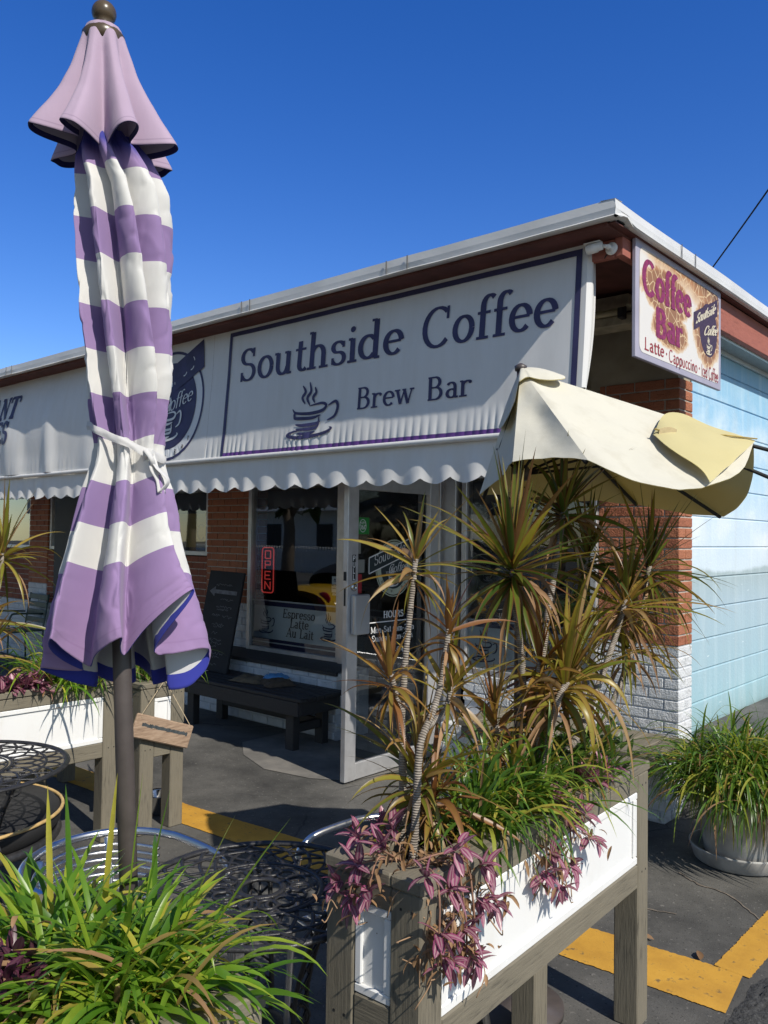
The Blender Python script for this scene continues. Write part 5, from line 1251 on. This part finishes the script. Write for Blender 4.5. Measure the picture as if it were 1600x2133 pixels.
spiky('lower spiky plant at the left edge with drooping yellow blades', [
    ([(-4.2, 1.70, .79), (-4.2, 1.73, 1.0), (-4.18, 1.76, 1.22)], .016, .012), ([(-4.12, 1.74, .79), (-4.10, 1.74, .95), (-4.08, 1.74, 1.06)], .014, .011)],
    [((-4.18, 1.765, 1.24), (0, .1, 1), 50, .40, .021, DRAC, 1.2), ((-4.08, 1.74, 1.07), (.2, 0, 1), 40, .36, .02, DRAC, 1.4)], (-4.2, 1.7, .8))
def clump(name, label, cat, centers, n, L, w, mt, group, loc, el=(25, 88), droop=(1.0, 2.4), bias=None, spread=.05, seg=9, dry=0):
    T = thing(name, label, cat, loc, group)
    k = MB(); kd = MB()
    for i in range(n):
        c = V(random.choice(centers)); az = random.uniform(0, 2*pi); e = rad(random.triangular(el[0], el[1], el[0]*.4+el[1]*.6))
        d = dirv(az, e)
        if bias: d = (d+V(bias)*random.uniform(.2, 1)).normalized()
        o = c+V((random.gauss(0, spread), random.gauss(0, spread), random.uniform(-.03, .01)))
        l = L*random.uniform(.55, 1.12)
        (kd if random.random() < dry else k).leaf(o, d, l, w*random.uniform(.7, 1.2), random.uniform(*droop), seg, 'strap', .22)
    k.build('leaf_blades', mt, T)
    if kd.v: kd.build('dry_blades', DRYL, T)
    return T
GG = 'clumps of green strap leaves'
clump('strap_leaf_clump', 'large bright green strap leaf clump filling the bottom left foreground', 'plant', [(-1.22, .82, .84), (-1.28, .80, .84), (-1.36, .78, .84), (-1.45, .76, .84), (-1.53, .76, .83), (-1.31, .72, .84)], 1150, .285, .0128, GRASS, GG, (-1.35, .8, .85), (4, 76), (.9, 2.6), (.0, -.06, .0), .040, 10, .025)
k = MB()
for p, d, l in (((-1.42, .83, .84), (-.04, .1, 1), .36), ((-1.46, .80, .84), (-.12, .0, 1), .34), ((-1.36, .84, .84), (.06, .05, 1), .38), ((-1.33, .84, .84), (.14, .1, 1), .37), ((-1.28, .86, .84), (.35, .2, 1), .36), ((-1.24, .86, .84), (.5, .3, 1), .40), ((-1.26, .85, .84), (.22, .1, 1), .33), ((-1.50, .78, .84), (-.3, .1, 1), .33)):
    k.leaf(p, d, l, .0125, .25, 10, 'strap', .2)
one('strap_leaf_shoot', k, GRASS, 'few long upright blades standing above the foreground strap leaf clump', 'plant', (-1.36, .83, .84))
clump('strap_leaf_clump', 'green strap leaf clump spilling over the white side of the right planter', 'plant', [(-1.30, 1.86, .87), (-1.29, 1.97, .87), (-1.28, 2.10, .87)], 420, .33, .0105, GRASSD, GG, (-1.25, 1.96, .85), (20, 88), (1.4, 3.2), (.25, .05, 0), .035, 10, .03)
clump('strap_leaf_clump', 'sparse thin green blades at the far right end of the right planter', 'plant', [(-1.24, 2.36, .88), (-1.26, 2.5, .88)], 70, .34, .0085, GRASSD, GG, (-1.25, 2.43, .85), (30, 88), (1.2, 2.8), (.3, .05, 0), .035, 10, .03)
clump('strap_leaf_clump', 'dense mound of green strap leaves in the round pot at right', 'plant', [(-1.45, 4.50, .40)]*2+[(-1.55, 4.42, .38), (-1.36, 4.58, .38), (-1.38, 4.40, .38), (-1.52, 4.60, .38)], 2100, .49, .0105, GRASSD, GG, (-1.45, 4.5, .34), (8, 88), (2.0, 4.2), None, .085, 12, .05)
clump('strap_leaf_clump', 'green strap leaves arching over the bright white planter side at left', 'plant', [(-4.10, 2.20, .84), (-4.12, 2.28, .84), (-4.16, 2.12, .84)], 260, .42, .0125, GRASS, GG, (-4.12, 2.2, .83), (25, 85), (1.2, 2.8), (.2, .1, 0), .05, 10, .04)
clump('strap_leaf_clump', 'small tuft of green blades above the hanging plank', 'plant', [(-4.12, 2.66, .84), (-4.10, 2.74, .84), (-4.2, 2.68, .84)], 120, .36, .0115, GRASSD, GG, (-4.12, 2.7, .83), (25, 85), (1.2, 2.8), (.1, .1, 0), .05, 10, .04)
# dense dark green understory in the right planter
k = MB()
for i in range(420):
    p = V((random.uniform(-1.40, -1.22), random.uniform(2.15, 2.72), random.uniform(.84, 1.02))); k.leaf(p, dirv(random.uniform(0, 6.28), rad(random.uniform(-10, 70))), random.uniform(.035, .07), .022, .8, 4, 'oval', .2)
UND = leafm('small_dark_leaf', [(0, (.02, .05, .012)), (.7, (.05, .10, .018)), (.9, (.20, .22, .03)), (1, (.35, .30, .04))], (1.8, 1.9, 1.2))
one('leafy_groundcover', k, UND, 'small dark and yellow leaves at the foot of the right hand stems', 'plant', (-1.31, 2.4, .85))
def trailing(label, ros, vines, loc, mt=TRAD, n=8, L=.058, dry=0, seed=1):
    T = thing('trailing_plant', label, 'plant', loc, 'purple trailing plants in the planters')
    rg = random.Random(seed); k = MB()
    for P in vines: k.tube(catmull(P, 5), .0026, 5)
    k.build('stem', plain('brown_vine', (.26, .14, .09), .8, .3, 50), T)
    for c, ax in ros:
        k = MB(); ax = V(ax).normalized(); q = V((0, 0, 1)).rotation_difference(ax)
        for i in range(n):
            d = q @ dirv(i*GA+rg.uniform(-.3, .3), rad(rg.uniform(-5, 50) if i < n-2 else 75)); k.leaf(V(c)+d*.004-ax*.004*i, d, L*rg.uniform(.7, 1.15), .025*L/.062*rg.uniform(.8, 1.1), rg.uniform(.2, 1.0), 6, 'oval', .32)
        k.build('leaf_rosette', mt, T)
    if dry:
        k = MB()
        for i in range(dry):
            P = rg.choice(vines); Q = V(P[0]).lerp(V(P[-1]), rg.random())
            p = Q+V((rg.gauss(0, .018), rg.gauss(0, .03), rg.gauss(0, .025))); k.leaf(p, dirv(rg.uniform(0, 6.28), rad(rg.uniform(-80, 30))), rg.uniform(.02, .05), .011, rg.uniform(.5, 3), 4, 'oval', .6)
        k.build('dry_leaves', DRYL, T)
        k = MB()
        for i in range(dry//6):
            P = rg.choice(vines); a = V(P[0]).lerp(V(P[-1]), rg.random())+V((rg.gauss(0, .015), rg.gauss(0, .03), rg.gauss(0, .02)))
            b = a+V((rg.gauss(0, .012), rg.gauss(0, .025), rg.uniform(-.07, .02))); c = b+V((rg.gauss(0, .012), rg.gauss(0, .02), rg.uniform(-.05, .02))); k.tube(catmull([a, b, c], 4), .0017, 4)
        k.build('dry_stems', plain('dry_stem', (.30, .19, .11), .9, .3, 40), T)
    return T
soil1 = (-1.27, 1.56, .87)
trailing('magenta striped trailing plant hanging over the near end panel of the right planter', [((-1.315, 1.415, .90), (-.1, -.7, .5)), ((-1.375, 1.41, .845), (-.2, -.9, .2)), ((-1.275, 1.41, .85), (.1, -.9, .1)), ((-1.325, 1.405, .815), (-.1, -.8, -.5)), ((-1.25, 1.43, .96), (0, -.6, .8)), ((-1.345, 1.58, .95), (-.2, 0, 1)), ((-1.40, 1.60, .93), (-.3, 0, 1)), ((-1.39, 1.50, .93), (-.3, -.3, 1))],
    [[soil1, (-1.29, 1.48, .90), (-1.315, 1.42, .89), (-1.33, 1.41, .815)], [soil1, (-1.33, 1.47, .905), (-1.375, 1.415, .87), (-1.38, 1.41, .82)], [soil1, (-1.27, 1.45, .92), (-1.275, 1.415, .85)], [soil1, (-1.26, 1.46, .93), (-1.25, 1.43, .955)], [(-1.3, 1.6, .87), (-1.34, 1.56, .92), (-1.40, 1.52, .92)]], soil1, dry=110, seed=4)
trailing('purple trailing plant cascading down the white side panel at the near corner', [((-1.12, 1.44, .925), (.6, -.4, .6)), ((-1.115, 1.55, .955), (.7, 0, .7)), ((-1.10, 1.645, .89), (.9, .1, .2)), ((-1.105, 1.52, .87), (.9, -.1, .3)), ((-1.10, 1.465, .785), (.8, -.4, .0)), ((-1.10, 1.57, .765), (.95, 0, .1)), ((-1.10, 1.495, .715), (.8, -.3, -.4)), ((-1.10, 1.61, .675), (.8, .1, -.5)), ((-1.105, 1.64, .80), (.8, .2, -.4)), ((-1.105, 1.70, .775), (.7, .4, -.6)), ((-1.10, 1.58, .70), (.9, .1, -.2))],
    [[(-1.22, 1.56, .88), (-1.15, 1.55, .91), (-1.115, 1.53, .84), (-1.11, 1.50, .70)], [(-1.22, 1.58, .88), (-1.14, 1.60, .91), (-1.112, 1.60, .82), (-1.11, 1.61, .68)], [(-1.22, 1.60, .88), (-1.14, 1.64, .91), (-1.115, 1.66, .84), (-1.11, 1.71, .77)], [(-1.22, 1.52, .88), (-1.15, 1.49, .91), (-1.115, 1.475, .86), (-1.11, 1.465, .72)], [(-1.22, 1.55, .88), (-1.14, 1.56, .92), (-1.113, 1.57, .80), (-1.11, 1.575, .72)], [(-1.25, 1.50, .88), (-1.19, 1.50, .92), (-1.15, 1.56, .93), (-1.13, 1.60, .90)]], (-1.22, 1.56, .87), dry=420, seed=9)
trailing('purple trailing plant hanging midway along the white side panel', [((-1.135, 2.03, .795), (.9, 0, .1)), ((-1.13, 2.12, .735), (.8, .3, -.5)), ((-1.135, 1.985, .75), (.8, -.2, -.4)), ((-1.14, 2.12, .855), (.7, .1, .6)), ((-1.145, 2.21, .865), (.7, .3, .5)), ((-1.13, 2.06, .69), (.7, .1, -.7))],
    [[(-1.24, 2.1, .88), (-1.16, 2.07, .91), (-1.145, 2.04, .84), (-1.14, 2.03, .72)], [(-1.24, 2.12, .88), (-1.165, 2.12, .91), (-1.145, 2.12, .85), (-1.14, 2.12, .74)], [(-1.24, 2.06, .88), (-1.16, 2.0, .91), (-1.145, 1.99, .83), (-1.14, 1.98, .76)], [(-1.24, 2.15, .88), (-1.18, 2.2, .91), (-1.15, 2.21, .87)]], (-1.24, 2.1, .87), dry=150, seed=12)
trailing('small dark purple sprig dangling alone near the right end of the white panel', [((-1.155, 2.305, .755), (.6, .5, -.5)), ((-1.158, 2.26, .775), (.7, 0, -.6))],
    [[(-1.24, 2.2, .88), (-1.18, 2.17, .91), (-1.155, 2.20, .82), (-1.155, 2.26, .785), (-1.155, 2.31, .755)]], (-1.24, 2.2, .87), TRAD, 5, .05, 14, 3)
trailing('pinkish purple rosettes lying on the right planter rim under the drooping tuft', [((-1.20, 2.32, .945), (.3, 0, 1)), ((-1.19, 2.44, .945), (.4, .1, 1)), ((-1.17, 2.10, .93), (.5, 0, 1)), ((-1.185, 2.36, .93), (.6, .1, .8))],
    [[(-1.28, 2.3, .88), (-1.23, 2.31, .93), (-1.20, 2.32, .935)], [(-1.28, 2.4, .88), (-1.22, 2.43, .93), (-1.19, 2.44, .935)], [(-1.26, 2.15, .88), (-1.2, 2.11, .92), (-1.17, 2.10, .925)]], (-1.28, 2.3, .87), TRAD, 8, .07, 40, 6)
rg = random.Random(8)
def bed(c, sx, sy, n): return [((c[0]+rg.uniform(-sx, sx), c[1]+rg.uniform(-sy, sy), c[2]+rg.uniform(0, .06)), (rg.uniform(-.4, .4), rg.uniform(-.4, .4), 1)) for _ in range(n)]
R_ = bed((-1.385, .635, .90), .085, .03, 30)
trailing('dark maroon leafy plant in the bottom left corner below the strap leaves', R_, [[(p[0], p[1]+.03, .85), (p[0], p[1]+.01, (p[2]+.85)/2), p] for p, a in R_], (-1.385, .66, .86), TRADD, 8, .05, 160, 5)
R_ = bed((-4.14, 1.93, .85), .07, .14, 26)
trailing('pinkish purple leafy plant on the white sided planter at the left edge', R_, [[(p[0], p[1], .82), (p[0]+.01, p[1], (p[2]+.82)/2), p] for p, a in R_]+[[(-4.12, 2.0, .84), (-4.05, 2.05, .86), (-4.02, 2.06, .80)]], (-4.14, 1.93, .82), TRAD, 8, .085, 40, 15)
# white pot and saucer
T = thing('plant_pot', 'round faded white plant pot standing in a wide saucer by the raised walkway', 'pot', (-1.45, 4.5, 0))
POTM = plain('chalky_white_ceramic', (.36, .355, .34), .75, .35, 7, .2, 40)
k = MB(); k.lathe([(.16, .03), (.175, .05), (.205, .30), (.225, .31), (.225, .35), (.205, .352), (.20, .30), (.02, .29)], (-1.45, 4.5, 0), 40); k.build('pot', POTM, T)
k = MB(); k.lathe([(.205, 0), (.225, .012), (.245, .075), (.25, .085), (.238, .085), (.222, .03), (.02, .025)], (-1.45, 4.5, 0), 40); k.build('saucer', POTM, T)
# fallen leaves
for i, (x, y) in enumerate(((-1.49, 3.35), (-1.22, 3.32), (-1.56, 2.52))):
    k = MB(); k.leaf((x, y, .008), (cos(i*2), sin(i*2), .1), .07, .03, .3, 5, 'oval', .5)
    one('fallen_leaf', k, DRYL, ('pale fallen leaf at the back edge of the yellow line behind the planter leg', 'dry fallen leaf on the yellow line near its corner', 'small fallen leaf on the asphalt under the right planter')[i], 'leaf', (x, y, .005))
# ================================================================ ACROSS THE CAR PARK (seen in the shop glass)
T = thing('parked_car', 'yellow open top car with a black folding roof seen reflected in the shop window', 'car', (-9.6, -.8, 0))
CARY = plain('yellow_car_paint', (.62, .36, .015), .18, .05, 4)
k = MB()
prof = [(-2.1, .32, .55, .62), (-2.05, .28, .62, .78), (-1.6, .25, .72, .88), (-.9, .24, .80, .90), (0, .24, .84, .90), (.9, .24, .84, .90), (1.5, .25, .88, .88), (2.0, .30, .86, .80), (2.12, .38, .80, .70)]
def carb(u, v):
    x = u*(len(prof)-1); i = min(int(x), len(prof)-2); t = x-i; y, z0, z1, w = [a+(b-a)*t for a, b in zip(prof[i], prof[i+1])]
    ph = pi*v; return (-9.6+w*cos(ph)*(1 if abs(cos(ph)) < .8 else 1), -.8+y, z0+(z1-z0)*sin(ph)**.45)
k.grid(40, 24, carb); bd = k.build('body', CARY, T)
k = MB(); k.grid(16, 14, lambda u, v: (-9.6+.68*cos(pi*v)*(1-.25*abs(2*u-1)**3), -.95+1.5*u, .82+.42*sin(pi*v)**.5*sin(pi*(.1+.8*u))**.5)); k.build('soft_top', DARK, T)
for sx in (-1, 1):
    k = MB(); k.lathe([(.01, 0), (.09, .005), (.10, .02), (.09, .035), (.01, .04)], n=16, M=Matrix.Translation((-9.6+.58*sx, 1.25, .70)) @ Matrix.Rotation(rad(-90), 4, 'X') @ Matrix.Scale(1.5, 4, (1, 0, 0))); k.build('tail_lamp', plain('red_lens', (.35, .01, .02), .15), T)
    for yy in (-2.1, .55):
        k = MB(); Mx = Matrix.Translation((-9.6+.80*sx, yy-.05, .31)) @ Matrix.Rotation(rad(90), 4, 'Y'); k.lathe([(.2, -.1), (.3, -.1), (.31, -.08), (.31, .08), (.3, .1), (.2, .1)], n=24, M=Mx); w_ = k.build('wheel', DARK, T)
        k = MB(); k.lathe([(.2, -.09), (.02, -.07), (.02, .07), (.2, .09)], n=20, M=Mx); k.build('rim', STEEL, w_)
T = thing('white_house', 'white house with a grey shingle roof beyond the car park', 'house', (-28, -18, 0))
WH = plain('white_siding', (.62, .62, .60), .7, .06, 2); SH = plain('grey_shingles', (.20, .23, .26), .85, .3, 12)
k = MB(); k.box(-33, -23, -24, -16.5, 0, 2.9); k.build('wall', WH, T)
k = MB()
for a, b in (((-33.6, -15.9), (-22.4, -15.9)), ): k.poly([(a[0], a[1], 2.8), (b[0], b[1], 2.8), (b[0], -20.2, 4.9), (a[0], -20.2, 4.9)])
k.poly([(-33.6, -24.6, 2.8), (-33.6, -20.2, 4.9), (-22.4, -20.2, 4.9), (-22.4, -24.6, 2.8)]); k.poly([(-22.9, -16.5, 2.9), (-22.9, -24, 2.9), (-22.9, -20.2, 4.8)]); k.build('roof', SH, T)
for x in (-31, -27.5, -25): k = MB(); k.box(x, x+1, -16.5, -16.45, 1, 2.2); k.build('window', DARK, T)
T = thing('picket_fence', 'white picket fence in front of the white house', 'fence', (-25, -14, 0))
k = MB(); x = -34
while x < -14: k.box(x, x+.1, -14.05, -14.0, .05, 1.2, .02); x += .17
k.build('pickets', WH, T); k = MB(); k.box(-34, -14, -14.0, -13.95, .3, .38); k.build('rail', WH, T); k = MB(); k.box(-34, -14, -14.0, -13.95, .9, .98); k.build('rail', WH, T)
FOL = leafm('tree_foliage', [(0, (.02, .045, .012)), (.6, (.045, .085, .02)), (1, (.09, .12, .03))], (1.5, 1.6, 1.1))
for i, (x, y, h, r, lb) in enumerate(((-18.7, -6.7, 6.0, 2.4, 'leafy tree with a pale trunk standing behind the yellow car'), (-13, -13, 7.5, 3.2, 'broad dark tree across the car park from the entrance'), (-4, -14, 7, 3.4, 'dense tree across the car park from the right window'), (-27, -9, 8, 3.5, 'tall dark tree beside the white house'), (5, -15, 8, 3.6, 'wide tree at the far right of the car park'))):
    T = thing('shade_tree', lb, 'tree', (x, y, 0), 'trees across the car park'); rg = random.Random(i)
    k = MB(); k.tube([(x, y, 0), (x+.1, y, h*.3), (x, y+.15, h*.6)], [.22, .17, .1], 10)
    for a in range(5): an = a*1.256; k.tube([(x+.05, y, h*.35), (x+r*.35*cos(an), y+r*.35*sin(an), h*.6), (x+r*.7*cos(an), y+r*.7*sin(an), h*.78)], [.1, .06, .02], 6)
    k.build('trunk', plain('grey_bark', (.14, .11, .085), .9, .3, 12), T)
    k = MB()
    for j in range(900):
        c = V((rg.gauss(0, 1), rg.gauss(0, 1), rg.gauss(0, .8))); c = c.normalized()*r*rg.random()**.4; c.z *= .75
        p = V((x, y, h*.68))+c; k.leaf(p, dirv(rg.uniform(0, 6.28), rad(rg.uniform(-50, 50))), rg.uniform(.3, .6), .28, 1, 3, 'oval', .3)
    k.build('crown', FOL, T)
# ---- a few things inside the shop
T = thing('shop_counter', 'dark service counter inside the coffee shop behind the right window', 'counter', (-4.4, 7.4, 0))
k = MB(); k.box(-6.6, -2.9, 7.2, 7.75, .02, 1.02, .01); k.build('front', plain('dark_panelling', (.08, .05, .035), .6, .2, 8), T); k = MB(); k.box(-6.7, -2.85, 7.15, 7.8, 1.02, 1.06, .01); k.build('worktop', plain('stone_worktop', (.2, .19, .18), .3), T)
T = thing('pendant_lamp', 'small lit copper dome lamp glowing behind the entrance door glass', 'lamp', (-4.75, 6.6, 1.95))
wl_ = N('warm_bulb'); wl_.p.inputs['Emission Color'].default_value = (1, .42, .10, 1); wl_.p.inputs['Emission Strength'].default_value = 1.6
k = MB(); k.lathe([(.02, .09), (.06, .075), (.10, .04), (.11, 0), (.105, .002), (.05, .06)], (-4.95, 6.6, 1.98), 20); k.build('shade', plain('copper_shade', (.45, .2, .06), .35, metal=.7), T)
k = MB(); k.lathe([(.005, -.03), (.03, -.01), (.03, .02), (.01, .04)], (-4.95, 6.6, 1.98), 12); k.build('bulb', wl_.m, T); k = MB(); k.tube([(-4.95, 6.6, 2.05), (-4.95, 6.6, 2.9)], .004, 5); k.build('cord', DARK, T)
GJ = plain('frosted_jar', (.42, .44, .46), .3, .05, 6)
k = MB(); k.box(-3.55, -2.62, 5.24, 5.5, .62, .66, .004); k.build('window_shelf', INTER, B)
for i, (x, z, r, h, lb) in enumerate(((-3.28, 1.06, .07, .26, 'pale drink dispenser jar with a spout on the counter inside the right window'), (-3.02, 1.06, .06, .20, 'shorter pale jar on the counter inside the right window'), (-5.2, 1.06, .08, .32, 'white coffee urn on the counter inside the left window'))):
    T = thing('drink_jar', lb, 'jar', (x, 7.35, z), 'jars on the shop counter')
    k = MB(); k.lathe([(r*.9, 0), (r, .02), (r, h*.8), (r*.7, h*.92), (r*.72, h)], (x, 7.35, z), 20); k.build('vessel', GJ, T); k = MB(); k.lathe([(r*.78, h), (r*.8, h+.02), (.02, h+.035), (.015, h+.05)], (x, 7.35, z), 16); k.build('lid', STEEL, T)
k = MB(); k.lathe([(.10, 0), (.105, .01), (.105, .03), (.07, .04), (.06, .03)], n=24, M=Matrix.Translation((-3.45, 5.6, 1.62)) @ Matrix.Rotation(rad(90), 4, 'X')); k.box(-3.40, -3.38, 5.56, 5.60, 1.57, 1.67); k.box(-3.43, -3.41, 5.56, 5.60, 1.57, 1.67); k.tube([(-3.45, 5.58, 1.72), (-3.45, 5.58, 2.9)], .002, 4)
one('round_ornament', k, plain('yellow_enamel', (.40, .30, .03), .4), 'small yellow round ornament hanging inside the right window', 'ornament', (-3.45, 5.6, 1.62))
